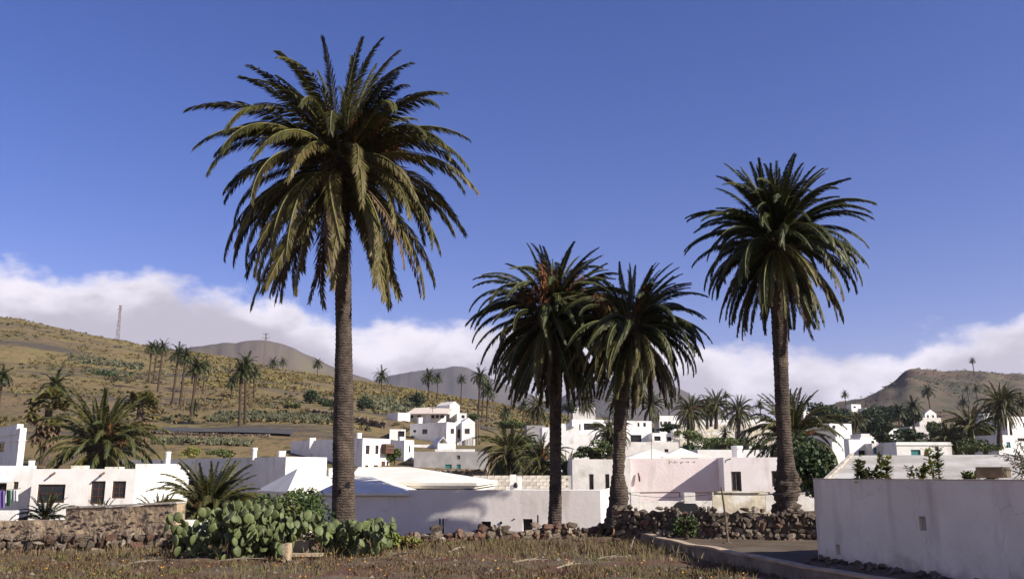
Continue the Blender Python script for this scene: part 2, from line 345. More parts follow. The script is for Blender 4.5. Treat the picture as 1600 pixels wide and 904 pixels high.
def make_terrain():
    ys = np.concatenate([np.array([-900, -500, -250, -120.]), np.arange(-60, 20, 6), np.arange(20, 34, .35), np.arange(34, 100, 1.5), np.arange(100, 260, 2.0), np.arange(260, 700, 5), np.geomspace(700, 9000, 24)])
    c = np.linspace(-1, 1, 361); rs = np.sign(c) * (np.abs(c) * .62 + np.abs(c) ** 4 * 1.4)
    YY, RR = np.meshgrid(ys, rs, indexing='ij'); XX = RR * (np.abs(YY) * .99 + 12)
    ZZ = ground(XX, YY)
    V = np.stack([XX, YY, ZZ], -1).reshape(-1, 3)
    nz = np.array([mnoise.noise(Vector((x * .05, y * .05, 3))) * 1.0 + mnoise.noise(Vector((x * .22, y * .22, 7))) * .35 for x, y, z in V])
    amp = sm(V[:, 1], 80, 160) * .8
    V[:, 2] += nz * amp
    nj = len(rs); i, j = np.meshgrid(np.arange(len(ys) - 1), np.arange(nj - 1), indexing='ij'); a = (i * nj + j).ravel()
    Fc = np.stack([a, a + 1, a + nj + 1, a + nj], -1)
    fix(link('ground', np_mesh('ground', V, Fc, M['terrain'], smooth=True)))
make_terrain()

def ridge(name, sky, Yr, Yf, zf, material, depth, nzamp, nzs, rows=34, power=1.3, crag=0):
    px0, px1 = sky[0][0], sky[-1][0]
    pxs = np.linspace(px0, px1, 300); pys = np.interp(pxs, [p for p, _ in sky], [q for _, q in sky])
    kw_ = 5 if crag else 17; pys = np.convolve(np.pad(pys, kw_ // 2, 'edge'), np.ones(kw_) / kw_, 'valid')
    pys = pys + np.array([mnoise.fractal(Vector((x * .045, 3.3, px0 * .1)), 1.0, 2.0, 4) * 1.3 for x in pxs])
    V, rn = [], list(np.linspace(0, 1, rows)) + [1.15, 1.5, 2.0]
    for t in rn:
        for px, py in zip(pxs, pys):
            h = EYE + slope(py) * Yr - zf; 
            if t <= 1:
                Y = Yf + (Yr - Yf) * t; z = zf + h * (t ** power)
            else:
                Y = Yr + (t - 1) * depth; z = zf + h * (1 - (t - 1)) * .98
            X = ratio(px, py) * Y
            n = mnoise.fractal(Vector((X * nzs, Y * nzs, 1.7)), 1.0, 2.0, 5) * nzamp * (math.sin(min(t, 1) * math.pi * .5 + .0) if t < .97 else .25)
            if crag: n += crag * max(0, mnoise.noise(Vector((X * .06, Y * .06, 5))) + .1) * (1 if .55 < t < 1.02 else 0)
            V.append((X, Y, z + n))
    nj = len(pxs); ni = len(rn)
    i, j = np.meshgrid(np.arange(ni - 1), np.arange(nj - 1), indexing='ij'); a = (i * nj + j).ravel()
    fix(link(name, np_mesh(name, V, np.stack([a, a + 1, a + nj + 1, a + nj], -1), material, smooth=True)))
ridge('hill', [(1120, 690), (1180, 668), (1250, 650), (1290, 638), (1330, 629), (1365, 615), (1383, 603), (1392, 598), (1403, 591), (1410, 580), (1425, 574), (1450, 575), (1475, 578), (1500, 579), (1540, 580), (1570, 584), (1600, 584), (1700, 590), (1950, 604)], 620, 400, 20, M['righthill'], 300, 9, .012, power=1.0, rows=60, crag=2.2)
ridge('mountain', [(120, 600), (200, 565), (270, 548), (300, 541), (340, 536), (385, 533), (392, 530), (410, 531), (432, 533), (450, 541), (475, 553), (520, 573), (560, 589), (620, 606), (700, 640), (760, 665)], 1300, 800, 20, M['mountain'], 500, 16, .006)
ridge('mountain', [(480, 640), (560, 600), (620, 584), (680, 576), (730, 577), (765, 590), (800, 603), (850, 622), (900, 650), (960, 670)], 2300, 1500, 20, M['mountain_shaded'], 700, 20, .004)
ridge('mountain', [(760, 670), (830, 640), (890, 612), (940, 594), (990, 586), (1030, 598), (1075, 616), (1110, 632), (1160, 650), (1220, 665), (1300, 690)], 2000, 1300, 20, M['mountain_shaded'], 700, 16, .004)

# ------------------------------------------------------------------ foreground ground sheets
def sheet(name, fn, xs, ys, material, zoff, amp=.0):
    V = []
    for y in ys:
        for x in xs:
            X, Y = fn(x, y); z = gz(X, Y) + zoff + amp * mnoise.fractal(Vector((X * .9, Y * .9, 2)), 1, 2, 4)
            V.append((X, Y, z))
    nj = len(xs); i, j = np.meshgrid(np.arange(len(ys) - 1), np.arange(nj - 1), indexing='ij'); a = (i * nj + j).ravel()
    return fix(link(name, np_mesh(name, V, np.stack([a, a + 1, a + nj + 1, a + nj], -1), material, smooth=True)))
KZ = .30
KERB = [at_z(px, py, KZ) for px, py in ((970, 829), (1010, 834), (1060, 846), (1100, 853), (1150, 862), (1200, 872), (1250, 882), (1290, 889), (1340, 897), (1420, 909), (1520, 925), (1700, 950))]
def kerb_x(Y):
    """x of the kerb at distance Y"""
    ys = [p.y for p in KERB][::-1]; xs = [p.x for p in KERB][::-1]
    return float(np.interp(Y, ys, xs))
sheet('field', lambda a, b: (a + (1 - a) * 0 if False else (-16 + (min(kerb_x(b) - .02, 16) + 16) * a), b), np.linspace(0, 1, 150), np.concatenate([np.linspace(2, 12, 6), np.linspace(12.1, 25.4, 90)]), M['field'], .05, .05)
sheet('gravel_yard', lambda a, b: (kerb_x(b) + .10 + 9 * a, b), np.linspace(0, 1, 60), np.linspace(8, 21.5, 70), M['picon'], .235, .03)

def make_kerb():
    t = thing('kerb_wall', 'low weathered concrete kerb wall with tan top coloured as sunlit curving between dry field and dark gravel yard', 'kerb', KERB[3] - Vector((0, 0, .3)))
    pts = []
    for a, b in zip(KERB[:-1], KERB[1:]):
        for k in range(6): pts.append(a.lerp(b, k / 6))
    pts.append(KERB[-1]); body, top = MB(), MB(); W = .13
    L1, L2, zs = [], [], []
    for i, p in enumerate(pts):
        d = (pts[min(i + 1, len(pts) - 1)] - pts[max(i - 1, 0)]); d.z = 0; d.normalize(); n = Vector((-d.y, d.x, 0))
        j = mnoise.noise(p * 1.7) * .035
        L1.append(p - n * (.02 + j)); L2.append(p + n * (W - j)); zs.append(KZ + mnoise.noise(p * .9) * .03)
    for i in range(len(pts) - 1):
        for A, B, ofs in ((L1, L2, 0),):
            a0, a1, b0, b1 = A[i], A[i + 1], B[i], B[i + 1]; z0, z1 = zs[i] - .035, zs[i + 1] - .035
            s = lambda p, z: (p.x, p.y, z)
            body.quad(s(a0, -.2), s(a1, -.2), s(a1, z1), s(a0, z0)); body.quad(s(b1, -.2), s(b0, -.2), s(b0, z0), s(b1, z1))
            e = lambda p, q, f: p + (p - q).normalized() * f
            a0, a1, b0, b1 = e(a0, b0, .02), e(a1, b1, .02), e(b0, a0, .02), e(b1, a1, .02)
            top.quad(s(a0, z0), s(a1, z1), s(a1, zs[i + 1]), s(a0, zs[i])); top.quad(s(b1, z1), s(b0, z0), s(b0, zs[i]), s(b1, zs[i + 1]))
            top.quad(s(a0, zs[i]), s(a1, zs[i + 1]), s(b1, zs[i + 1]), s(b0, zs[i]))
            top.quad(s(a1, z1), s(a0, z0), s(b0, z0), s(b1, z1))
    body.build('kerb_body', M['concrete'], t, smooth=False); top.build('kerb_top', M['kerbtop_lit'], t)
make_kerb()

# ------------------------------------------------------------------ stones
def rock_mesh(i, n=14):
    r = random.Random(100 + i); bm = bmesh.new()
    for k in range(n):
        v = Vector((r.gauss(0, 1), r.gauss(0, 1), r.gauss(0, 1))).normalized() * r.uniform(.42, .55); bm.verts.new(v)
    g = bmesh.ops.convex_hull(bm, input=bm.verts); bmesh.ops.delete(bm, geom=[v for v in bm.verts if not v.link_faces], context='VERTS')
    bmesh.ops.bevel(bm, geom=list(bm.edges), offset=.035, segments=1, affect='EDGES') if i < 0 else None
    me = bpy.data.meshes.new('stone'); bm.to_mesh(me); bm.free(); return me
ROCKS = {}
for key in ('rock', 'redrock', 'palerock'):
    ROCKS[key] = []
    for i in range(7):
        me = rock_mesh(i, 12 + i); me.materials.append(M[key]); ROCKS[key].append(me)
def stone(parent, p, sx, sy, sz, r, kinds):
    k = r.choices(('rock', 'redrock', 'palerock'), kinds)[0]
    return link('stone', r.choice(ROCKS[k]), parent, Vector(p) - parent.location, (r.uniform(-.4, .4), r.uniform(-.4, .4), r.uniform(0, 6.28)), (sx, sy, sz))
def stone_wall(label, pts, hfun, size, seed, kinds=(8, 2, 1), core='rock', zbase=None, thick=.3, jit=.25, rough_top=True, name='dry_stone_wall'):
    r = random.Random(seed); pts = [Vector((p[0], p[1], 0)) for p in pts]
    seg = [(b - a).length for a, b in zip(pts, pts[1:])]; tot = sum(seg)
    def pos(d):
        for a, b, s in zip(pts, pts[1:], seg):
            if d <= s or b is pts[-1]: return a.lerp(b, min(d / s, 1)), (b - a).normalized()
            d -= s
    c = pos(tot / 2)[0]; zb = (lambda p: gz(p.x, p.y)) if zbase is None else zbase
    t = thing(name, label, 'wall', (c.x, c.y, zb(c)))
    mb = MB(); n = 24
    prev = None
    for i in range(n + 1):
        p, d = pos(tot * i / n); nn = Vector((d.y, -d.x, 0)); h = hfun(i / n) - size * .45; z = zb(p)
        q = [p + nn * thick * .18 + Vector((0, 0, z - .2)), p + nn * thick * .12 + Vector((0, 0, z + h)), p - nn * thick * .5 + Vector((0, 0, z + h)), p - nn * thick * .5 + Vector((0, 0, z - .2))]
        if prev:
            for k in range(4): mb.quad(prev[k], q[k], q[(k + 1) % 4], prev[(k + 1) % 4])
        else: mb.add(q, [(0, 1, 2, 3)])
        prev = q
    mb.add(prev, [(3, 2, 1, 0)])
    mb.build('rubble_core', M[core], t)
    z = 0; row = 0
    hm = max(hfun(i / 20) for i in range(21)); cnt = 0
    while z < hm - size * .2:
        d = r.uniform(0, size)
        while d < tot:
            w_ = size * r.choice((.6, .8, 1, 1.2, 1.5, 2.0)) * r.uniform(.85, 1.15); h = hfun(d / tot)
            if z < h - size * .3 and cnt < 299:
                p, dd = pos(d); nn = Vector((dd.y, -dd.x, 0))
                s = size * r.uniform(.7, 1.45)
                o = stone(t, (p.x + nn.x * (.06 + r.uniform(0, .07)), p.y + nn.y * (.06 + r.uniform(0, .07)), zb(p) + z + size * .45 + r.uniform(-.3, .3) * size * jit * 2), w_ * 1.12, size * 1.3, s * 1.15, r, kinds)
                o.rotation_euler = (r.uniform(-.25, .25), r.uniform(-.35, .35), math.atan2(dd.y, dd.x) + r.choice((0, math.pi)) + r.uniform(-.25, .25)); cnt += 1
            d += w_ * .93
        z += size * .82; row += 1
    return t

# tan plastered wall at the left with rubble at its foot
def tan_wall():
    A, B, C = at(272, 847, 23.0), at(98, 847, 23.6), at(-180, 850, 24.6)
    t = thing('plastered_wall', 'tan earth plastered rubble wall, stepped top, beside the large prickly pear', 'wall', (B.x, B.y, 0))
    def slab(P, Q, zt0, zt1, name, th=.42):
        mb = MB(); n = 30; d = (Q - P); d.z = 0; dn = d.normalized(); nn = Vector((-dn.y, dn.x, 0))
        if nn.y < 0: nn = -nn
        rows = 9; V, Fc = [], []
        for side in (0, 1):
            for i in range(n + 1):
                p = P + d * i / n; zt = zt0 + (zt1 - zt0) * i / n + mnoise.noise(Vector((p.x * 2, p.y, 0))) * .03
                for j in range(rows + 1):
                    z = -.3 + (zt + .3) * j / rows; off = mnoise.noise(Vector((p.x * 2.3, z * 2.6, side * 9))) * .045
                    q = p + nn * (off if side == 0 else th - off * .3); V.append((q.x, q.y, z))
        st = (n + 1) * (rows + 1)
        for side in (0, 1):
            for i in range(n):
                for j in range(rows):
                    a = side * st + i * (rows + 1) + j; f = (a, a + rows + 1, a + rows + 2, a + 1); Fc.append(f if side else f[::-1])
        for i in range(n):
            a = i * (rows + 1) + rows; Fc.append((a, a + rows + 1, a + rows + 1 + st, a + st))
        for i in (0, n):
            for j in range(rows): a = i * (rows + 1) + j; f = (a, a + 1, a + 1 + st, a + st); Fc.append(f if i == 0 else f[::-1])
        mb.add(V, Fc); mb.build(name, M['tan'], t)
        return nn
    zt = at(272, 787, 23.0).z; zt2 = at(98, 795, 23.6).z
    nn = slab(A, B, zt, zt2, 'wall_section'); slab(B - (A - B).normalized() * .003, C, at(98, 812, 23.6).z, at(0, 818, 24.2).z, 'low_wall_section')
    # chips of basalt showing through the plaster
    r = random.Random(3); mb = MB(); d = (B - A); d2 = C - B
    for k in range(85):
        if r.random() < .6: p = A + d * r.random(); z = r.uniform(.15, zt - .08)
        else: p = B + d2 * r.random() * .5; z = r.uniform(.15, .4)
        s = r.uniform(.018, .06); o = nn * .0
        vs = []
        for a in range(6):
            th = a * math.pi / 3 + r.uniform(-.3, .3); rr = s * r.uniform(.7, 1.2)
            vs.append(Vector((p.x, p.y, z)) + Vector((math.cos(th) * rr * 1.4, 0, math.sin(th) * rr * .8)) - nn * .02)
        vs.append(Vector((p.x, p.y, z)) - nn * .045); 
        vs += [v + nn * .09 for v in vs[:6]]
        mb.add(vs, [(a, (a + 1) % 6, 6) for a in range(6)] + [(a, 7 + a, 7 + (a + 1) % 6, (a + 1) % 6) for a in range(6)])
    o = mb.build('embedded_stone', M['rock'], t); fix(o, 'stuff')
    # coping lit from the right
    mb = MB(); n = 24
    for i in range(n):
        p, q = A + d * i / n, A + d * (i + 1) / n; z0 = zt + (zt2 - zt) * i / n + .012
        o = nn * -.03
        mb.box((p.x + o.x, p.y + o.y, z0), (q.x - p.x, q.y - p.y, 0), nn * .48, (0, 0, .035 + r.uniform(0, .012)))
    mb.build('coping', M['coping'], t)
tan_wall()
def P2(px, py, z=0.0): p = at_z(px, py, z); return (p.x, p.y)
stone_wall('long low heap of basalt rubble along the foot of the tan plastered wall', [P2(-60, 868), P2(100, 866), P2(200, 864), P2(285, 862)], lambda t: .42 + .05 * math.sin(t * 17), .17, 11, (8, 3, 1.2), zbase=lambda p: .0)
stone_wall('low tumbled wall of reddish and grey stones below the white building with small dark openings', [P2(640, 850), P2(700, 849), P2(760, 846), P2(860, 843), P2(930, 840), P2(985, 838)], lambda t: .26 + .10 * sm(np.array(t), 0, .3) + .06 * math.sin(t * 23), .17, 12, (6, 4, .8), zbase=lambda p: .0)
stone_wall('chest high dry stone retaining wall behind the dark gravel yard, beneath the right tall palm', [(at(965, 800, 22.2).x, 22.4), (at(1120, 800, 21.6).x, 21.3), (at(1290, 800, 20.9).x, 20.8)], lambda t: .82 + .03 * math.sin(t * 31), .135, 13, (10, 1, 1.6), zbase=lambda p: .05)

# ------------------------------------------------------------------ houses
def rect_frame(o, a, n, W, H, bar, dep, mb, nx=1, ny=1, mi=0):
    """bars of a frame lying in the plane (a, z), back at o, thickness dep along n"""
    Z = Vector((0, 0, 1)); e = .0015
    mb.box(o, a * bar, n * dep, Z * H, mi); mb.box(o + a * (W - bar), a * bar, n * dep, Z * H, mi)
    mb.box(o + a * (bar + e), a * (W - 2 * bar - 2 * e), n * dep, Z * bar, mi); mb.box(o + a * (bar + e) + Z * (H - bar), a * (W - 2 * bar - 2 * e), n * dep, Z * bar, mi)
    m = bar * .55
    for k in range(1, nx): mb.box(o + a * (W * k / nx - m / 2) + Z * (bar + e), a * m, n * dep * .8, Z * (H - 2 * bar - 2 * e), mi)
    for k in range(1, ny): mb.box(o + a * (bar + e) + Z * (H * k / ny - m / 2), a * (W - 2 * bar - 2 * e), n * dep * .7, Z * m, mi)
def panel(mb, O, d, n, L, z0, z1, holes, dep=.14, mi=0):
    """wall face from O along d with rectangular recesses; n = outward"""
    hs = [(max(.02, min(a0, a1)), min(L - .02, max(a0, a1)), max(b0, z0 + .02), min(b1, z1 - .05)) for a0, a1, b0, b1 in holes]
    hs = [h for h in hs if h[1] > h[0] + .02 and h[3] > h[2] + .02]
    xs = sorted({0, L, *[h[0] for h in hs], *[h[1] for h in hs]}); zs = sorted({z0, z1, *[h[2] for h in hs], *[h[3] for h in hs]})
    pt = lambda a, z, k=0: (O.x + d.x * a - n.x * k, O.y + d.y * a - n.y * k, z)
    for a, b in zip(xs, xs[1:]):
        for c, e in zip(zs, zs[1:]):
            ma, mz = (a + b) / 2, (c + e) / 2
            if not any(h[0] < ma < h[1] and h[2] < mz < h[3] for h in hs): mb.quad(pt(a, c), pt(b, c), pt(b, e), pt(a, e), mi)
    for a, b, c, e in hs:
        mb.quad(pt(a, c), pt(b, c), pt(b, c, dep), pt(a, c, dep), mi); mb.quad(pt(a, e), pt(b, e), pt(b, e, dep), pt(a, e, dep), mi)
        mb.quad(pt(a, c), pt(a, e), pt(a, e, dep), pt(a, c, dep), mi); mb.quad(pt(b, c), pt(b, e), pt(b, e, dep), pt(b, c, dep), mi)
    return hs
class Block:
    """rectangular flat-roofed volume: corner at pixel column xc, distance Y; left face to column xl, right face to column xr"""
    def __init__(s, root, xl, xc, xr, ytop, Y, th=35, zb=None, D=6, m='white', parapet=.25, wins=(), name='wall', cop=None, yref=None, roofm='whiteroof', ztop=None, cornice=0):
        th = R(th); s.v = Vector((math.cos(th), math.sin(th), 0)); s.u = Vector((-math.sin(th), math.cos(th), 0))
        c = at(xc, ytop, Y); s.C = Vector((c.x, c.y, 0)); s.z1 = c.z if ztop is None else ztop
        yr = ytop if yref is None else yref
        def solve(px, d): r = ratio(px, yr); return (r * s.C.y - s.C.x) / (d.x - r * d.y)
        s.Lu = D if xl is None else abs(solve(xl, s.u)); s.Lv = D if xr is None else abs(solve(xr, s.v))
        pts = [s.C, s.C + s.u * s.Lu, s.C + s.v * s.Lv, s.C + s.u * s.Lu + s.v * s.Lv]
        s.z0 = (min(gz(p.x, p.y) for p in pts) - .3) if zb is None else zb
        s.root = root
        mb = MB(); hl, hr = [], []
        for wv in wins:
            f, x0, y0, x1, y1, st = wv[:6]; d = s.u if f == 'L' else s.v
            a0, a1 = solve(x0, d), solve(x1, d); am = (a0 + a1) / 2; Yw = s.C.y + d.y * am
            h = (min(a0, a1), max(a0, a1), EYE + slope(y1) * Yw, EYE + slope(y0) * Yw, st)
            (hl if f == 'L' else hr).append(h)
        HL = panel(mb, s.C, s.u, -s.v, s.Lu, s.z0, s.z1, [h[:4] for h in hl]); HR = panel(mb, s.C, s.v, -s.u, s.Lv, s.z0, s.z1, [h[:4] for h in hr])
        panel(mb, s.C + s.u * s.Lu, s.v, s.u, s.Lv, s.z0, s.z1, []); panel(mb, s.C + s.v * s.Lv, s.u, s.v, s.Lu, s.z0, s.z1, [])
        # parapet ring and roof
        T = .18; o = [s.C, s.C + s.v * s.Lv, s.C + s.v * s.Lv + s.u * s.Lu, s.C + s.u * s.Lu]
        i = [s.C + s.v * T + s.u * T, s.C + s.v * (s.Lv - T) + s.u * T, s.C + s.v * (s.Lv - T) + s.u * (s.Lu - T), s.C + s.v * T + s.u * (s.Lu - T)]
        z = lambda p, h: (p.x, p.y, h)
        for k in range(4):
            q = (k + 1) % 4; mb.quad(z(o[k], s.z1), z(o[q], s.z1), z(i[q], s.z1), z(i[k], s.z1)); mb.quad(z(i[k], s.z1), z(i[q], s.z1), z(i[q], s.z1 - parapet), z(i[k], s.z1 - parapet))
        s.wall = mb.build(name, M[m], root)
        rb = MB(); rb.quad(*[z(p, s.z1 - parapet) for p in i]); rb.build('roof', M[roofm], root)
        if cornice:
            cb = MB(); e = .06; zc = s.z1 - cornice
            cb.box(z(s.C - s.v * e - s.u * e, zc), s.v * (s.Lv + 2 * e), s.u * e * .95, (0, 0, .09)); cb.box(z(s.C - s.v * e, zc), s.v * e * .95, s.u * (s.Lu), (0, 0, .09)); cb.build('cornice', M[m], root)
        for hs, src, d, n in ((HL, hl, s.u, -s.v), (HR, hr, s.v, -s.u)):
            for h in hs:
                st = min(src, key=lambda q: abs((q[0] + q[1]) / 2 - (h[0] + h[1]) / 2) + abs((q[2] + q[3]) / 2 - (h[2] + h[3]) / 2))[4]
                s.window(h, d, n, st)
    def window(s, h, d, n, st):
        o = s.C + d * h[0] - n * .139 + Vector((0, 0, h[2])); W, H = h[1] - h[0], h[3] - h[2]
        if st == 'open':
            mb = MB(); mb.box(o, d * W, n * .01, Vector((0, 0, H))); mb.build('opening', M['dark'], s.root); return
        fm, nx, ny = {'dark': ('dark', 1, 1), 'brown': ('brown', 2, 2), 'french': ('brown', 2, 3), 'white': ('white', 2, 1), 'glass': ('woodgrey', 2, 1), 'teal': ('teal', 1, 1), 'green': ('green_paint', 1, 1),
                      'door': ('brown', 1, 1), 'patio': ('dark', 3, 1), 'hatch': ('woodgrey', 1, 1)}[st]
        solid = st in ('teal', 'green', 'door', 'hatch')
        mb = MB(); bar = min(.09, W * .14, H * .14); rect_frame(o, d, n, W, H, bar, .07, mb, nx, ny)
        f = mb.build('door' if st == 'door' else ('shutter' if solid else 'window'), M[fm], s.root)
        pb = MB(); pb.box(o + d * .01 + Vector((0, 0, .01)), d * (W - .02), n * (.03 if not solid else .045), Vector((0, 0, H - .02)))
        pb.build('panel' if solid else 'pane', M[fm] if solid else M['glass'], f)
def slab_poly(mb, pts, th, mi=0):
    """closed polygon plate: top pts, extruded down by th"""
    n = len(pts); lo = [(p[0], p[1], p[2] - th) for p in pts]
    mb.add([tuple(p) for p in pts] + lo, [tuple(range(n)), tuple(range(2 * n - 1, n - 1, -1))] + [(i, i + n, (i + 1) % n + n, (i + 1) % n) for i in range(n)], mi)
def chimney(root, px, ytop, ybot, wpx, Y, round_=True, m='white'):
    p = at(px, ybot, Y); h = at(px, ytop, Y).z - p.z; r = wpx / 2 / F * Y
    mb = MB()
    if round_:
        mb.tube([(p.x, p.y, p.z - .3), (p.x, p.y, p.z + h * .75), (p.x, p.y, p.z + h * .76), (p.x, p.y, p.z + h * .97), (p.x, p.y, p.z + h)], [r * .88, r * .88, r * 1.02, r * 1.02, r * .9], 14)
    else:
        mb.cbox((p.x, p.y, p.z - .3), r * 2, r * 2, h + .2, R(30)); mb.cbox((p.x, p.y, p.z + h - .1), r * 2.3, r * 2.3, .1, R(30))
    return mb.build('chimney', M[m], root)
def gp(px, Y): p = gpt(px, Y); return (p.x, p.y, p.z)
def hip(root, name, eL, eR, bR, bL, r0, r1, m='whiteroof', th=.08):
    """hip roof: eave corners front-left, front-right, back-right, back-left and the two ridge ends"""
    mb = MB()
    f = [(eL, eR, r1, r0), (eR, bR, r1), (bR, bL, r0, r1), (bL, eL, r0)]
    f = [tuple(p for i, p in enumerate(q) if p not in q[:i]) for q in f]
    for q in f: slab_poly(mb, q, th)
    return mb.build(name, M[m], root)

# -- left: upper house with grey shaded side
t = thing('white_house', 'tall white house at the left edge with arched brown window and stepped parapet', 'house', gp(10, 78))
b = Block(t, -130, 32, 42, 668, 78, 38, m='white', wins=[('L', -6, 690, 10, 706, 'brown')], cornice=1.1, parapet=.1)
b2 = Block(t, -130, 27, 37, 662, 79, 38, zb=b.z1 - .5, m='white', name='upper_wall')
# -- extension with awning and laundry
t = thing('white_house', 'low white side building with awning left of the front-left house', 'house', gp(20, 60))
b = Block(t, -60, -55, 53, 727, 61, 4, m='white', D=9, wins=[('R', 24, 752, 32, 775, 'glass'), ('R', -20, 755, 14, 790, 'open')])
mb = MB(); p, q = at(-30, 744, 60), at(22, 742, 60); slab_poly(mb, [at(-30, 752, 58.2), at(18, 752, 58.2), at(24, 741, 60.9), at(-30, 741, 60.9)], .06); mb.build('awning', M['cloth_w'], t)
chimney(t, 49, 719, 728, 8, 62, False)
t = thing('white_wall', 'small white garden wall below the laundry at the left edge', 'wall', gp(5, 50)); Block(t, -60, -55, 26, 797, 50, 3, D=.3, parapet=.02)
for i, (x0, x1, y0, y1, m, lb) in enumerate([(-4, 8, 766, 793, 'cloth_p', 'purple cloth hanging on the line at the left edge'), (10, 17, 765, 790, 'cloth_g', 'dark green cloth on the line beside the purple one'), (18, 28, 764, 782, 'cloth_w', 'whitish striped cloth at the right end of the washing line')]):
    n = 8; V = []
    for k in range(n + 1):
        for j in (0, 1):
            p = at(x0 + (x1 - x0) * k / n, (y0, y1)[j], 54 + .12 * math.sin(k * 1.7)); V.append(tuple(p))
    V2 = [(a, b_ + .02, c) for a, b_, c in V]
    mb = MB(); mb.add(V + V2, [(2 * k, 2 * k + 1, 2 * k + 3, 2 * k + 2) for k in range(n)] + [(2 * k + 2 * n + 2, 2 * k + 2 * n + 4, 2 * k + 2 * n + 5, 2 * k + 2 * n + 3) for k in range(n)]); o = mb.build('hanging_cloth', M[m]); tag(o, lb, 'laundry', 'clothes on the washing line')
mb = MB(); mb.tube([at(-20, 764.5, 54.01), at(5, 765, 54.01), at(33, 762, 54.01)], .012, 4); tag(mb.build('washing_line', M['metal']), 'washing line stretched beside the white house at the left edge', 'line')

# -- C front-left house
t = thing('white_house', 'long bright white flat roofed house with two brown french windows behind the tan wall', 'house', gp(130, 58))
b = Block(t, None, 52, 213, 732, 58, 3, D=8, m='white', wins=[('R', 62, 756, 105, 785, 'brown'), ('R', 145, 751, 167, 787, 'french'), ('R', 178, 751, 199, 778, 'french')])
for x in (86, 163):
    p = at(x, 738, 58.1); q = p + Vector((-.16, -.3, -.2)); mb = MB(); mb.tube([p, p.lerp(q, .5), q], [.07, .07, .06], 8); mb.build('water_spout', M['brown'], t)
for x0, x1, y in ((115, 135, 727), (168, 190, 729)): mb = MB(); mb.cbox(at((x0 + x1) / 2, 733, 61), (x1 - x0) / F * 61, .8, (733 - y) / F * 61); mb.build('roof_box', M['cream'], t)
# -- D
t = thing('white_house', 'white house with moulded cornice right of the long front-left house', 'house', gp(255, 64))
b = Block(t, 205, 209, 293, 733, 66, 10, m='white', wins=[('R', 232, 760, 242, 778, 'green'), ('R', 274, 757, 286, 764, 'glass')], cornice=.75)
Block(t, 209, 212, 280, 724, 68, 10, zb=b.z1 - .3, name='upper_wall')
chimney(t, 262, 705, 718, 9, 69)
mb = MB(); mb.tube([at(277, 727, 66.5), at(277, 712, 66.5)], .02, 5); mb.build('aerial', M['metal'], t)
# -- E long grey-sided house
t = thing('white_house', 'long white house whose shaded side runs behind the curved young palm', 'house', gp(440, 76))
b = Block(t, 190, 447, 511, 713, 74, 50, m='white', wins=[('R', 457, 740, 463, 748, 'teal'), ('R', 477, 740, 482, 744, 'open')])
chimney(t, 397, 699, 713, 9, 77); chimney(t, 440, 704, 713, 9, 80, False); 
mb = MB(); mb.tube([at(431.5, 757, 75.9), at(431.5, 700, 75.9)], .03, 5); mb.build('down_pipe', M['metal'], t)
# low house in front of it with hip roof
def lowhip():
    t = thing('white_house', 'low white outbuilding with hipped cream roof left of the tallest palm', 'house', gp(450, 46))
    Y = 46; b = Block(t, 405, 450, 545, 770, Y, 30, m='white', D=5, wins=[('R', 461, 776, 471, 792, 'brown')])
    e = [b.C, b.C + b.v * b.Lv, b.C + b.v * b.Lv + b.u * b.Lu, b.C + b.u * b.Lu]; z = at(450, 768, Y).z; cx = sum(e, Vector()) / 4
    ee = [tuple(cx + (p - cx) * 1.06 + Vector((0, 0, z))) for p in e]; ap = at(520, 731, 50)
    c2 = Vector((cx.x, cx.y, 0)); a = c2 + b.v * (b.Lv * .18); a2 = c2 - b.v * (b.Lv * .1)
    hip(t, 'roof', ee[0], ee[1], ee[2], ee[3], (a2.x, a2.y, ap.z), (a.x, a.y, ap.z))
    chimney(t, 517, 731, 737, 7, 50, False)
lowhip()
# -- F
t = thing('white_house', 'two storey white house with wooden enclosed balcony behind the tallest palm trunk', 'house', gp(560, 92))
b = Block(t, 455, 567, 610, 684, 92, 48, m='white', wins=[('R', 572, 695, 578, 709, 'brown'), ('R', 587, 695, 592, 709, 'brown'), ('R', 572, 726, 577, 732, 'glass'), ('R', 585, 726, 592, 733, 'glass'), ('R', 597, 720, 603, 734, 'door'), ('R', 605, 720, 608, 727, 'glass')])
p = b.C + b.v * (b.Lv * .68); mb = MB(); z0, z1 = at(600, 708, 94).z, at(600, 693, 94).z
mb.box((p.x, p.y, z0), b.v * (b.Lv * .3), -b.u * .7, Vector((0, 0, z1 - z0))); o = mb.build('balcony', M['brown'], t)
mb = MB(); rect_frame(p - b.u * .72 + Vector((0, 0, z0 + .5)), b.v, -b.u, b.Lv * .3, z1 - z0 - .6, .07, .04, mb, 4, 1); mb.build('balcony_frame', M['woodgrey'], o)
mb = MB(); q = b.C + b.u * (b.Lu * .68); mb.box((q.x - .25, q.y - .3, at(490, 708, 96).z), (.55, .1, 0), (0, .4, 0), (0, 0, at(490, 684, 96).z - at(490, 708, 96).z + .1)); mb.build('lit_wall_edge', M['white'], t)  # added projecting strip, stands in for a sunlit wall edge
chimney(t, 561, 676, 684, 6, 95, False)
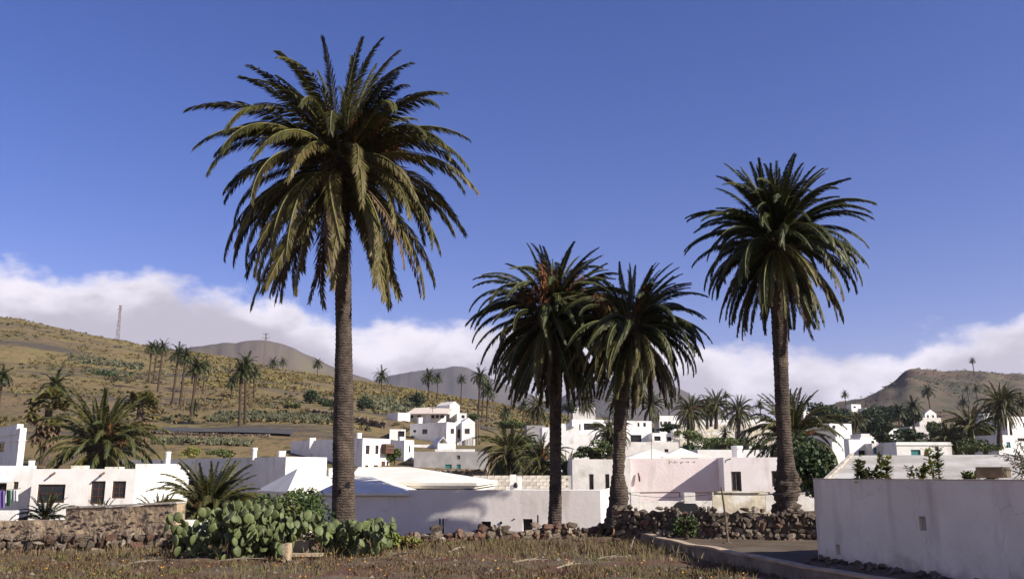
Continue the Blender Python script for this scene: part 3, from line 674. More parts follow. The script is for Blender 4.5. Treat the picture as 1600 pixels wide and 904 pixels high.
# -- G
t = thing('white_house', 'narrow white house with tall green door right of the wooden balcony', 'house', gp(632, 98))
b = Block(t, 596, 632, 647, 687, 98, 40, m='white', wins=[('R', 639, 696, 641.5, 706, 'glass'), ('R', 637, 718, 643.5, 731, 'green')])
chimney(t, 627, 682, 688, 8, 99, False)
t = thing('white_house', 'long low white annex with small gabled porch behind grey rendered house', 'house', gp(665, 112))
b = Block(t, None, 640, 690, 694, 112, 5, D=6)
b = Block(t, 678, 684, 712, 692, 110, 20, name='porch_wall'); mb = MB(); e = [b.C, b.C + b.v * b.Lv * .6, b.C + b.v * b.Lv * .3]; z = b.z1
slab_poly(mb, [(e[0].x, e[0].y, z + .003), (e[2].x, e[2].y, z + .8), (e[2].x + b.u.x * 3, e[2].y + b.u.y * 3, z + .8), (e[0].x + b.u.x * 3, e[0].y + b.u.y * 3, z + .003)], .08)
slab_poly(mb, [(e[2].x, e[2].y, z + .8), (e[1].x, e[1].y, z + .003), (e[1].x + b.u.x * 3, e[1].y + b.u.y * 3, z + .003), (e[2].x + b.u.x * 3, e[2].y + b.u.y * 3, z + .8)], .08); mb.build('gable_roof', M['white'], t)
# -- H
t = thing('grey_house', 'unpainted grey rendered house with two teal shutters', 'house', gp(700, 94))
b = Block(t, 642, 647, 762, 705, 94, 2, D=7, m='grey', wins=[('R', 696, 725, 706, 733, 'teal'), ('R', 714, 725, 720, 732, 'teal'), ('R', 714, 711, 719, 717, 'hatch')], roofm='grey')
Block(t, 678, 680, 742, 701, 97, 2, zb=b.z1 - .5, m='dirtywhite', name='upper_wall')
stone_wall('rough brown terrace wall below the grey rendered house', [(at(655, 745, 72).x, 78), (at(765, 745, 72).x, 70)], lambda t: .8, .26, 21, (3, 1, 5), core='tan', zbase=lambda p: EYE + slope(751) * p.y)
# -- I
t = thing('white_house', 'mid-slope white house with projecting gabled bay and outside stair', 'house', gp(700, 128))
b = Block(t, 641, 698, 712, 659, 128, 54, m='white', wins=[('L', 646, 671, 650.5, 675, 'dark'), ('L', 660, 670, 668, 677.5, 'dark'), ('R', 704, 669, 710, 677.5, 'glass')])
b3 = Block(t, 711, 712, 726, 658, 130.5, 40, D=4, name='recess_wall', wins=[('R', 715, 670, 720, 684, 'door')])
b = Block(t, 719, 722, 742, 659, 129.5, 14, name='bay_wall', wins=[('R', 726, 669, 734, 677.5, 'glass')])
mb = MB(); z = b.z1; w0, w1 = b.C, b.C + b.v * b.Lv; mid = (w0 + w1) / 2; zz = at(732, 652, 129.5).z
g = lambda p, h, k=0: (p.x + b.u.x * k, p.y + b.u.y * k, h)
mb.add([g(w0, z + .003), g(w1, z + .003), g(mid, zz), g(w0, z + .003, 4), g(w1, z + .003, 4), g(mid, zz, 4)], [(0, 1, 2), (5, 4, 3), (0, 2, 5, 3), (2, 1, 4, 5), (0, 3, 4, 1)]); mb.build('gable', M['white'], t)
mb = MB(); 
for k in range(10):
    p = at(738 - k * 2.6, 684, 126); zt = at(738, 681 + k * 1.1, 126).z; mb.box((p.x, p.y, zt - 1.6), (.32, 0, 0), (0, 1.2, 0), (0, 0, 1.6))
mb.build('stair', M['white'], t)
chimney(t, 656, 652, 659, 6, 134, False)
# -- J villa
t = thing('white_villa', 'uppermost white villa on the slope with cream sloping roofs and tower', 'villa', gp(680, 168))
b = Block(t, 605, 622, 641, 644, 166, 48, name='wing_wall')
b = Block(t, 618, 672, 697, 645, 168, 50, wins=[('R', 674, 647, 679, 653, 'dark'), ('R', 681, 647, 686, 653, 'dark'), ('R', 688, 647, 694, 653, 'dark'), ('L', 640, 648, 646, 653, 'glass'), ('L', 652, 648, 658, 653, 'glass')])
mb = MB(); A = [at(634, 645.5, 170), at(700, 645.5, 166), at(712, 634, 177), at(648, 637, 180)]; slab_poly(mb, [tuple(a) for a in A], .25); mb.build('roof_slope', M['terra'], t)
b = Block(t, 682, 703, 718, 632, 174, 45, name='tower_wall'); mb = MB(); cx = b.C + b.v * b.Lv / 2 + b.u * b.Lu / 2; zz = at(703, 626, 174).z
w0, w1 = b.C, b.C + b.v * b.Lv; mid = (w0 + w1) / 2; z = b.z1; k = b.Lu
mb.add([g(w0, z + .003), g(w1, z + .003), g(mid, zz)] + [(p[0] + b.u.x * k, p[1] + b.u.y * k, p[2]) for p in (g(w0, z + .003), g(w1, z + .003), g(mid, zz))], [(0, 1, 2), (5, 4, 3), (0, 2, 5, 3), (2, 1, 4, 5), (0, 3, 4, 1)]); mb.build('tower_roof', M['whiteroof'], t)
Block(t, None, 714, 729, 645, 170, 10, D=6, name='side_wall', wins=[('R', 721, 648, 726, 653, 'dark')])
# garage
t = thing('garage', 'small white garage with arched dark doorway left of the mid-slope house', 'garage', gp(620, 124))
Block(t, 603, 609, 634, 670, 124, 8, D=5, wins=[('R', 622, 673, 632, 684, 'open')])
stone_wall('dark basalt terrace wall uphill left of the garage', [(at(474, 664, 150).x, 152), (at(520, 664, 150).x, 150), (at(607, 668, 148).x, 144)], lambda t: 1.3, .5, 22, (9, .5, .3), zbase=lambda p: gz(p.x, p.y) - .1, thick=.8)

# -- hip roofed white building behind the field (front wall receives the palm shade)
def aljibe():
    t = thing('white_building', 'low white building with broad hipped roofs and small dark openings behind the stone rubble', 'building', (0, 31, -1))
    A, B, C = at(490, 770, 30.5), at(637, 771, 30.0), at(938, 766, 29.0)
    zt = at(637, 771.5, 30).z; zB = at(745, 775.5, 29.6).z
    u = (C - B); u.z = 0; L = u.length; u.normalize(); n = Vector((u.y, -u.x, 0))
    def px2a(px, py):
        r = ratio(px, py); return (r * B.y - B.x) / (u.x - r * u.y)
    def zz(px, py): a = px2a(px, py); return EYE + slope(py) * (B.y + u.y * a)
    mb = MB(); z0 = -1.3
    holes = [(px2a(752, 820), px2a(767, 820), zz(760, 832), zz(760, 814)), (px2a(817, 818), px2a(832, 818), zz(825, 829), zz(825, 810)), (px2a(839, 815), px2a(841.5, 815), zz(840, 825), zz(840, 804))]
    aS = px2a(742, 775)
    HS = panel(mb, B, u, n, L, z0, zz(900, 765.5), holes, .16)
    # left wall, turned a little away
    uL = A - B; uL.z = 0; LL = uL.length; uL.normalize(); nL = Vector((-uL.y, uL.x, 0)); nL = nL if nL.y < 0 else -nL
    panel(mb, B, uL, nL, LL, z0, zt, [])
    dvec = Vector((-u.y, u.x, 0)); ztop = zz(900, 765.5); D = 9.0
    q = lambda p, z: (p.x, p.y, z)
    Cg = Vector((C.x, C.y, 0)); Bg = Vector((B.x, B.y, 0)); Ag = Vector((A.x, A.y, 0))
    mb.quad(q(Cg, z0), q(Cg + dvec * D, z0), q(Cg + dvec * D, ztop), q(Cg, ztop)); mb.quad(q(Ag, z0), q(Ag + dvec * D, z0), q(Ag + dvec * D, zt), q(Ag, zt))
    W = .22; mb.quad(q(Bg, ztop), q(Cg, ztop), q(Cg + dvec * W, ztop), q(Bg + dvec * W, ztop))
    mb.quad(q(Bg + dvec * W, ztop), q(Cg + dvec * W, ztop), q(Cg + dvec * W, ztop - .35), q(Bg + dvec * W, ztop - .35))
    mb.quad(q(Ag, zt), q(Bg, zt), q(Bg + dvec * 1.2, zt), q(Ag + dvec * 1.2, zt))
    mb.build('wall', M['pinkwhite'], t)
    for h in HS:
        pb = MB(); pb.box(q(Bg + u * h[0] - n * .158, h[2]), u * (h[1] - h[0]), n * .012, Vector((0, 0, h[3] - h[2]))); pb.build('opening', M['dark'], t)
    # flat terrace behind the front wall at the right
    rb = MB(); rb.quad(q(Bg + u * aS + dvec * W, ztop - .12), q(Cg + dvec * W, ztop - .12), q(Cg + dvec * D, ztop - .12), q(Bg + u * aS + dvec * D, ztop - .12)); rb.build('flat_roof', M['whiteroof'], t)
    # near hipped roof
    e0, e1 = at(492, 769.6, 30.3), at(639, 769.6, 29.8); ap0, ap1 = at(553, 741, 32.6), at(574, 741, 32.6)
    back = 5.5; b0, b1 = (e0.x, e0.y + back, e0.z), (e1.x, e1.y + back, e1.z)
    hip(t, 'near_roof', tuple(e0), tuple(e1), b1, b0, tuple(ap0), tuple(ap1))
    # larger roof behind, with a double moulded eave
    E0, E1 = at(560, 772, 34.2), at(742, 768.5, 33.0); R0, R1 = at(588, 729, 38.5), at(640, 730, 38.5)
    # roof slab: front eave from px 637 to 744
    E0 = at(640, 769, 33.4); E1 = at(745, 754, 33.0)
    z = E1.z; e0 = (at(540, 769, 34).x, 34.0, z); e1 = (E1.x, E1.y, z); k1 = (E1.x + .6, 44, z); k0 = (e0[0] - .5, 44, z)
    zt_ = at(600, 729, 38.5).z
    hip(t, 'large_roof', e0, e1, k1, k0, (at(560, 729, 38.5).x, 38.5, zt_), (at(640, 729, 38.5).x, 38.5, zt_), th=.10)
    mb = MB()
    for dz, ins in ((.10, .06), (.24, .16)):
        mb.box((e0[0] + ins, e0[1] + ins, z - dz - .10), Vector((e1[0] - e0[0] - 2 * ins, e1[1] - e0[1], 0)), (0, .8, 0), (0, 0, .095))
        mb.box((e1[0] - ins - .5, e1[1] + .8 + ins, z - dz - .10), (.5, 0, 0), (k1[0] - e1[0], k1[1] - e1[1] - 1, 0), (0, 0, .095))
    mb.build('eave_moulding', M['whiteroof'], t)
    mb = MB(); i = .3; mb.box((e0[0] + i, e0[1] + i, -1.2), Vector((e1[0] - e0[0] - 2 * i, e1[1] - e0[1], 0)), (0, 8, 0), (0, 0, z - .35 + 1.2)); mb.build('rear_wall', M['white'], t)
    # iron grab bars and vents
    for px in (688, 693):
        p = at(px, 833, 29.6); mb = MB(); mb.tube([at(px, 833, 29.65) - Vector((0, .15, 0)), at(px, 809, 29.65) - Vector((0, .15, 0))], .025, 6); mb.build('iron_bar', M['dark'], t)
    for px, py, r_ in ((783, 816, .045), (804, 810, .022)):
        a = px2a(px, py); c = Bg + u * a + n * .0; zc = zz(px, py); mb = MB(); mb.tube([(c.x, c.y + .02, zc), (c.x + n.x * .03, c.y + n.y * .03, zc)], r_, 10); mb.build('drain_hole', M['dark'], t)
    return t
aljibe()

# -- concrete block wall
def block_wall():
    t = thing('block_wall', 'bare grey concrete block wall behind the white building', 'wall', gp(810, 50))
    A, B = at(738, 743, 47.5), at(893, 740, 50.3); zt = at(780, 742, 49).z; d = B - A; d.z = 0; L = d.length; d.normalize(); n = Vector((d.y, -d.x, 0))
    cb = MB(); cb.box((A.x - n.x * .03, A.y - n.y * .03, zt - 2.5), d * L, -n * .14, Vector((0, 0, 2.48))); cb.build('mortar', M['grey'], t)
    bm_ = MB(); bm_.box((-.2, -.1, 0), (.40, 0, 0), (0, .2, 0), (0, 0, .172)); me = bm_.mesh('concrete_block', M['block'])
    ang = math.atan2(d.y, d.x); c = 0
    for row in range(9):
        k = int(L / .42)
        for i in range(k):
            a = (i + .5 + (row % 2) * .5) * .42
            if a + .2 > L or c >= 299: continue
            p = Vector((A.x, A.y, zt)) + d * a - Vector((0, 0, (row + 1) * .184)) + n * rnd.uniform(.0, .012)
            link('concrete_block', me, t, p - t.location, (0, 0, ang)); c += 1
block_wall()
t = thing('chimney_stub', 'white roof chimney with dark urn standing before the concrete block wall', 'chimney', tuple(at(800, 770, 40)))
mb = MB(); mb.box(at(797, 768, 40), (.27, 0, 0), (0, .5, 0), (0, 0, .75)); mb.box(at(808, 767, 40), (.22, 0, 0), (0, .5, 0), (0, 0, .62)); mb.build('stub', M['white'], t)
p = at(805.5, 762, 39.9); mb = MB(); mb.tube([p, p + Vector((0, 0, .08)), p + Vector((0, 0, .18)), p + Vector((0, 0, .24))], [.06, .1, .08, .03], 10); mb.build('urn', M['dark'], t)
t = thing('white_house', 'white house roof edge seen between the hipped building and the second palm', 'house', gp(830, 38)); Block(t, 790, 795, 895, 767, 39, 2, D=5, zb=-1.2, parapet=.05)

# -- pink house
t = thing('pink_house', 'pale pink and white flat roofed house behind the right stone wall', 'house', gp(1050, 52))
b = Block(t, None, 894, 985, 717, 52, 1, D=8, m='dirtywhite', wins=[('R', 920, 740, 927, 766, 'glass'), ('R', 945, 740, 951.5, 785, 'glass')], roofm='dirtywhite', zb=-1.2)
b = Block(t, None, 984, 1131, 716, 52.3, 0, D=8, m='pink', name='pink_wall', zb=-1.2)
b = Block(t, None, 1130, 1216, 714, 50.4, -4, D=8, m='pinkwhite', name='right_wall', zb=-1.2, wins=[('R', 1141, 736, 1156.5, 767, 'glass'), ('R', 1204, 735, 1216, 760, 'glass')])
chimney(t, 1152, 696, 714, 18, 53)
for (a, b_, c_, ya, yb) in ((978, 1060, 1020, 715, 700), (1035, 1105, 1064, 713, 699)):
    e = [tuple(at(a, ya, 54)), tuple(at(b_, ya, 54)), tuple(at(b_ - 5, ya - 1, 60)), tuple(at(a - 5, ya - 1, 60))]; ap = tuple(at(c_, yb, 57)); hip(t, 'hip_roof', *e, ap, ap)
p = at(997, 738, 52.2); mb = MB(); mb.tube([p, p + Vector((.05, -.08, -.25)), p + Vector((.06, -.1, -.5))], [.03, .06, .045], 8); mb.build('wall_lamp', M['brown'], t)
p = at(1133, 722, 50.1); mb = MB(); mb.tube([p, p + Vector((-.05, -.35, .1)), p + Vector((.2, -.5, .2))], .03, 6); mb.build('lamp_bracket', M['metal'], t)
r = random.Random(8)
for x0, x1 in ((1046, 1051), (1053, 1059), (1063, 1069), (1072, 1080), (1083, 1087)):
    mb = MB()
    for k in range(5):
        x = r.uniform(x0, x1); y = r.uniform(719, 722); p = at(x, y, 52.29); q = at(x + r.uniform(-1.2, 1.5), y + r.uniform(.3, 2.2), 52.29); dv = (q - p).normalized(); sd = dv.cross(Vector((0, 1, 0))) * .012
        mb.add([p - sd, p + sd, q + sd, q - sd, (p - sd) - Vector((0, .006, 0)), (p + sd) - Vector((0, .006, 0)), (q + sd) - Vector((0, .006, 0)), (q - sd) - Vector((0, .006, 0))], [(4, 5, 6, 7), (0, 1, 5, 4), (1, 2, 6, 5), (2, 3, 7, 6), (3, 0, 4, 7)])
    mb.build('faded_writing', M['coping'], t)
# yard wall with arch
t = thing('yard_wall', 'low grey-white yard wall with pillars and a round arch before the pink house', 'wall', gp(1040, 40))
def yardwall():
    Y = 39.0; z0 = -.6; zt = at(1040, 782, Y).z; X = lambda px: at(px, 780, Y).x
    mb = MB(); cx, rr = X(1071), (X(1095) - X(1047)) / 2; zc = at(1071, 803, Y).z; x0, x1 = X(940), X(1115)
    pts = []; n = 14
    for th_ in (0, .35):
        arc = [(cx - rr * math.cos(math.pi * k / n), zc + rr * .92 * math.sin(math.pi * k / n)) for k in range(n + 1)]
        pts.append(arc)
    for yy, fl in ((Y, 0), (Y + .35, 1)):
        a = pts[0]; ztp = zt + .02
        mb.add([(x0, yy, z0), (a[0][0], yy, z0), (a[0][0], yy, zt), (x0, yy, zt)], [(0, 1, 2, 3)])
        mb.add([(a[-1][0], yy, z0), (x1, yy, z0), (x1, yy, zt), (a[-1][0], yy, zt)], [(0, 1, 2, 3)])
        for k in range(n):
            (xa, za), (xb, zb) = a[k], a[k + 1]; top_a = zt + .45 * math.exp(-((xa - cx) / (rr * .9)) ** 2) if False else zt
            mb.add([(xa, yy, za), (xb, yy, zb), (xb, yy, zt), (xa, yy, zt)], [(0, 1, 2, 3)])
    a = pts[0]
    for k in range(n): mb.add([(a[k][0], Y, a[k][1]), (a[k + 1][0], Y, a[k + 1][1]), (a[k + 1][0], Y + .35, a[k + 1][1]), (a[k][0], Y + .35, a[k][1])], [(0, 1, 2, 3)])
    mb.add([(x0, Y, zt), (x1, Y, zt), (x1, Y + .35, zt), (x0, Y + .35, zt)], [(0, 1, 2, 3)])
    mb.build('wall', M['dirtywhite'], t)
    zp = at(1000, 769, Y).z
    for px, wd in ((993, 14), (1078, 17)):
        mb = MB(); mb.box((X(px - wd / 2), Y - .02, z0 if px < 1000 else zt - .1), (X(px + wd / 2) - X(px - wd / 2), 0, 0), (0, .4, 0), (0, 0, zp - (z0 if px < 1000 else zt - .1))); mb.build('pillar', M['dirtywhite'], t)
    mb = MB(); mb.quad((x0, Y + 1.6, z0), (x1, Y + 1.6, z0), (x1, Y + 1.6, zt - .1), (x0, Y + 1.6, zt - .1)) ; mb.build('arch_shade', M['dark'], t)  # black sheet stands in for the shade inside the arch
    for a_, b_ in ((980, 1062), (1082, 1114)):
        mb = MB(); mb.tube([at(a_, 769.5, Y + .1), at(b_, 768.5, Y + .1)], .025, 6); mb.tube([at(b_, 768.5, Y + .1), at(b_, 776, Y + .1)], .03, 6); mb.build('hand_rail', M['brown'], t)
yardwall()
t = thing('parapet_wall', 'cream stained parapet wall with peeling paint beneath the pink house window', 'wall', gp(1150, 36))
Block(t, 1112, 1113, 1195, 767, 36, 0, D=2.5, m='cream', zb=-.3, parapet=.05); Block(t, 1194, 1195.6, 1282, 768, 36.6, 0, D=2, m='dirtywhite', zb=-.3, parapet=.05, name='side_wall')

# -- big white tank building at right with sloping catchment roof
def tank():
    a = at_z(1279, 874, .22); b = at_z(1600, 921, .22); d = b - a; d.z = 0; d.normalize(); L = 7.5; n = Vector((d.y, -d.x, 0))
    t = thing('white_tank_building', 'large plain white tank building with sloping roof filling the right corner', 'building', (a.x, a.y, 0))
    zt = at(1275, 748, a.y).z; back = Vector((-n.x, -n.y, 0))
    def solve(px, py): r = ratio(px, py); return (r * a.y - a.x) / (d.x - r * d.y)
    def zz(px, py): k = solve(px, py); return EYE + slope(py) * (a.y + d.y * k)
    hs = [(solve(1306, 858), solve(1313, 858), zz(1309, 866), zz(1309, 850)), (solve(1436, 817), solve(1447, 817), zz(1441, 828), zz(1441, 806))]
    mb = MB(); HS = panel(mb, Vector((a.x, a.y, 0)), d, n, L, -.1, zt, hs, .07)
    q = lambda k, m_, z: tuple(Vector((a.x, a.y, 0)) + d * k + back * m_ + Vector((0, 0, z)))
    D = 3.2
    mb.quad(q(0, 0, -.1), q(0, D, -.1), q(0, D, zt), q(0, 0, zt)); mb.quad(q(0, 0, zt), q(L, 0, zt), q(L, .16, zt), q(0, .16, zt)); mb.quad(q(0, .16, zt), q(L, .16, zt), q(L, .16, zt - .2), q(0, .16, zt - .2))
    mb.quad(q(0, D, -.1), q(L, D, -.1), q(L, D, zt), q(0, D, zt)); mb.quad(q(0, 0, zt), q(0, .16, zt), q(0, D, zt), q(0, D, zt - .01))
    mb.build('wall', M['tankwhite'], t)
    for h in HS:
        pb = MB(); pb.box(q(h[0], .068, h[2]), d * (h[1] - h[0]), n * .01, Vector((0, 0, h[3] - h[2]))); pb.build('vent', M['coping'], t)
    cb = MB(); cb.box(q(-.01, -.012, zt + .002), d * (L + .02), back * .2, (0, 0, .014)); cb.build('coping', M['coping'], t)
    # sloping catchment slab
    sb = MB(); p0, p1 = at(1293, 752, 25.0), at(1334, 711, 31.5); p2 = at(1680, 709, 28.5); p3 = at(1860, 752, 21.0)
    slab_poly(sb, [tuple(p0), tuple(p3), tuple(p2), tuple(p1)], .12); sb.build('catchment_roof', M['catch'], t)
    sb = MB(); k = (p1 - p0); sb.box(p0 + Vector((-.12, 0, .01)), k, (.12, 0, 0), (0, 0, .07)); sb.build('roof_kerb', M['coping'], t)
    sb = MB(); s0, s1 = (p0.x, p0.y, -.6), (p1.x, p1.y, .0); sb.quad(s0, s1, (p1.x, p1.y, p1.z - .06), (p0.x, p0.y, p0.z - .06)); sb.quad(s1, (p2.x, p2.y, 0), (p2.x, p2.y, p2.z - .06), (p1.x, p1.y, p1.z - .06)); sb.build('rear_wall', M['dirtywhite'], t)
    bx = MB(); p = at(1553, 746, 13.6); bx.cbox(p, .38, .3, .16, R(-50)); bx.build('roof_box', M['woodgrey'], t)
    # plaster dirt at base: real stones
    return t, a, d, n
TANK = tank()
t_, a_, d_, n_ = TANK
r = random.Random(5)
t = thing('rubble_heap', 'dark line of stones and earth at the foot of the large white tank building', 'rubble', (a_.x, a_.y, .2))
for k in range(110):
    s = r.uniform(.04, .13); p = Vector((a_.x, a_.y, 0)) + d_ * r.uniform(0, 6) + n_ * abs(r.gauss(0, .28)); stone(t, (p.x, p.y, .235 + s * .25), s * 1.4, s * 1.2, s, r, (9, 1, .3))

# -- middle right village
def H(label, blocks, chim=(), Yg=None, name='white_house'):
    xc, Y = blocks[0][1], blocks[0][4]; t = thing(name, label, 'house', gp(xc if xc else blocks[0][0], Y)); out = []
    for i, bl in enumerate(blocks):
        kw = bl[6] if len(bl) > 6 else {}
        kw = dict(kw)
        if i: kw.setdefault('name', 'annex_wall')
        out.append(Block(t, bl[0], bl[1], bl[2], bl[3], bl[4], bl[5], **kw))
    for c in chim: chimney(t, *c)
    return t, out
H('white house with wide dark window and low gable between the two middle palms', [(888, 900, 958, 655, 112, 6, dict(wins=[('R', 912, 661, 936, 671, 'patio'), ('R', 903, 662, 907, 672, 'dark')])), (None, 868, 905, 661, 108, 3, dict(D=6)), (None, 864, 932, 677, 100, 2, dict(D=5)), (None, 858, 936, 693, 90, 2, dict(D=5, wins=[('R', 904, 701, 909, 707, 'dark')]))], [(895, 655, 662, 6, 108, False)])
t, bs = H('stepped white house with arched window right of the third palm trunk', [(948, 960, 1018, 657, 118, 5, dict(D=7, wins=[('R', 996, 660, 999, 666, 'dark'), ('R', 1005, 660, 1009, 666, 'dark')])), (None, 968, 1018, 676, 112, 3, dict(D=4, wins=[('R', 985, 679, 1002, 690, 'open')])), (None, 958, 1060, 690, 104, 2, dict(D=5, m='dirtywhite')), (None, 975, 1055, 695, 97, 2, dict(D=4, m='dirtywhite', wins=[('R', 1038, 701, 1044, 706, 'brown')]))], [(1052, 672, 680, 5, 110, False)])
H('small white cottage with two dark arches above the terrace wall', [(None, 1019, 1062, 676, 110, 4, dict(D=5, wins=[('R', 1022, 681, 1032, 688, 'open'), ('R', 1042, 682, 1049, 688, 'open')]))], [(1054, 670, 677, 4, 111, False)])
H('far white house with paired dark windows below the dark mountain', [(1022, 1030, 1061, 649, 165, 8, dict(D=6, wins=[('R', 1037, 658, 1042, 668, 'dark'), ('R', 1043, 658, 1048, 668, 'dark'), ('R', 1031, 658, 1034, 664, 'dark')]))])
H('long cream walled house behind the cluster of three palms', [(None, 1060, 1210, 663, 150, 2, dict(D=8, m='cream')), (None, 1085, 1215, 655, 165, 2, dict(D=8))])
H('low flat white roof with planted terrace behind the chimney of the pink house', [(None, 1090, 1240, 702, 78, 3, dict(D=6)), (None, 1165, 1215, 671, 120, 3, dict(D=5, m='cream'))])
H('stack of white cubic houses right of the orange-hearted palm', [(1278, 1300, 1322, 690, 84, 25, {}), (1270, 1305, 1328, 673, 100, 25, {}), (1262, 1296, 1330, 661, 118, 20, dict(wins=[('R', 1300, 664, 1305, 669, 'dark')]))])
H('white cubic house with awning and small square window', [(1318, 1326, 1368, 686, 74, 12, dict(wins=[('R', 1361, 688, 1366, 692, 'dark'), ('R', 1340, 703, 1352, 712, 'open')])), (None, 1344, 1362, 683, 76, 5, dict(D=3))], )
H('grey-white flat house with teal window beside the long white house', [(None, 1362, 1401, 692, 73, 3, dict(D=5, m='dirtywhite', wins=[('R', 1364, 698, 1369, 708, 'teal'), ('R', 1380, 702, 1388, 711, 'hatch')]))])
H('long white bungalow with projecting end wall above the sloping roof', [(None, 1400, 1486, 690, 70, 1, dict(D=6, cornice=.25, wins=[('R', 1422, 702, 1437, 711, 'teal'), ('R', 1460, 697, 1466, 704, 'dark')]))])
H('tiny two part white villa halfway up the right hill', [(1322, 1330, 1345, 631, 330, 20, dict(zb=EYE + slope(648) * 330, wins=[('R', 1333, 634, 1337, 637, 'dark')])), (1340, 1352, 1366, 637, 322, 20, dict(zb=EYE + slope(656) * 322, wins=[('R', 1355, 640, 1358, 643, 'dark'), ('R', 1353, 645, 1356, 648, 'dark'), ('R', 1360, 645, 1362, 648, 'dark')]))])
H('small white pavilion with pyramid roof amid dark trees on the right', [(1380, 1387, 1410, 669, 170, 15, dict(wins=[('R', 1395, 672, 1401, 677, 'dark')]))])
t, bs = H('little white chapel-like house with gable and two windows under the right hill', [(1442, 1445, 1463, 646, 230, 5, dict(D=6, wins=[('R', 1448, 648, 1451, 652, 'dark'), ('R', 1456, 648, 1459, 652, 'dark')])), (None, 1436, 1470, 652, 222, 5, dict(D=5, m='dirtywhite'))])
b = bs[0]; w0, w1 = b.C, b.C + b.v * b.Lv; mid = (w0 + w1) / 2; z = b.z1; zz = at(1454, 639, 230).z; k = b.Lu
g = lambda p, h, kk=0: (p.x + b.u.x * kk, p.y + b.u.y * kk, h)
mb = MB(); mb.add([g(w0, z + .01), g(w1, z + .01), g(mid, zz), g(w0, z + .01, k), g(w1, z + .01, k), g(mid, zz, k)], [(0, 1, 2), (5, 4, 3), (0, 2, 5, 3), (2, 1, 4, 5), (0, 3, 4, 1)]); mb.build('gable', M['white'], t)
H('white house with dark square window at the right edge', [(1541, 1572, 1640, 650, 150, 15, dict(wins=[('L', 1555, 660, 1558, 664, 'dark'), ('R', 1579, 659, 1582, 663, 'dark'), ('R', 1597, 660, 1606, 668, 'dark')])), (None, 1536, 1575, 645, 158, 5, dict(D=6))], [(1574, 641, 650, 4, 152, True)])
H('low cream house with teal door behind shrubs at the right edge', [(1520, 1558, 1650, 679, 95, 15, dict(wins=[('R', 1571, 690, 1577, 699, 'teal'), ('R', 1589, 684, 1601, 689, 'brown')]))])
H('distant white roof strip among trees left of the right hill', [(1225, 1255, 1278, 641, 260, 15, {})])
H('small white roof between the pavilion and the chapel-like house', [(None, 1422, 1450, 666, 180, 3, dict(D=6, m='dirtywhite'))])
H('low white roof strip below the pavilion', [(None, 1345, 1376, 677, 110, 3, dict(D=5))])
H('faint white hamlet house above the palms near the middle', [(None, 895, 930, 636, 300, 3, dict(D=6, m='dirtywhite'))])
H('low grey-roofed white store left of the second palm', [(None, 823, 852, 664, 130, 3, dict(D=5, m='grey')), (None, 847, 862, 667, 122, 3, dict(D=4))])
t, bs = H('white yard wall glimpsed behind the large prickly pear', [(None, 265, 330, 812, 27.5, 6, dict(D=.3, zb=-1.3, parapet=.02, m='white'))], name='white_wall')

# -- road
def road():
    V = []; xs = np.linspace(150, 455, 90)
    for px in xs:
        Y = 112 + 2 * math.sin((px - 150) / 120)
        for k in (0, 6.5):
            p = gpt(px, Y + k); V.append((p.x, p.y, tz(p.x, p.y) + .32))
    Fc = [(2 * i, 2 * i + 2, 2 * i + 3, 2 * i + 1) for i in range(len(xs) - 1)]
    fix(link('road', np_mesh('road', V, Fc, M['asphalt'])))
road()

for ob_lab, px, y0, y1, Y in (('pale pink', 1018, 716, 686, 54), ('two storey white house', 541, 684, 675, 93), ('long white bungalow', 1448, 690, 678, 72), ('stepped white house', 985, 657, 646, 119), ('uppermost', 676, 645, 636, 169), ('white cubic house', 1335, 686, 674, 75), ('long bright white', 185, 732, 716, 60)):
    own = next(o for o in bpy.data.objects if o.get('label', '').find(ob_lab) >= 0)
    mb = MB(); a, b = at(px, y0 + 1, Y), at(px, y1, Y); k = Y / 60; mb.tube([a, b], .02 * k, 5)
    for f, w_ in ((.98, .35), (.88, .5), (.78, .3)): c = a.lerp(b, f); mb.tube([c - Vector((w_ * k * .5, 0, 0)), c + Vector((w_ * k * .5, 0, 0))], .010 * k, 4)
    mb.build('aerial', M['metal'], own)
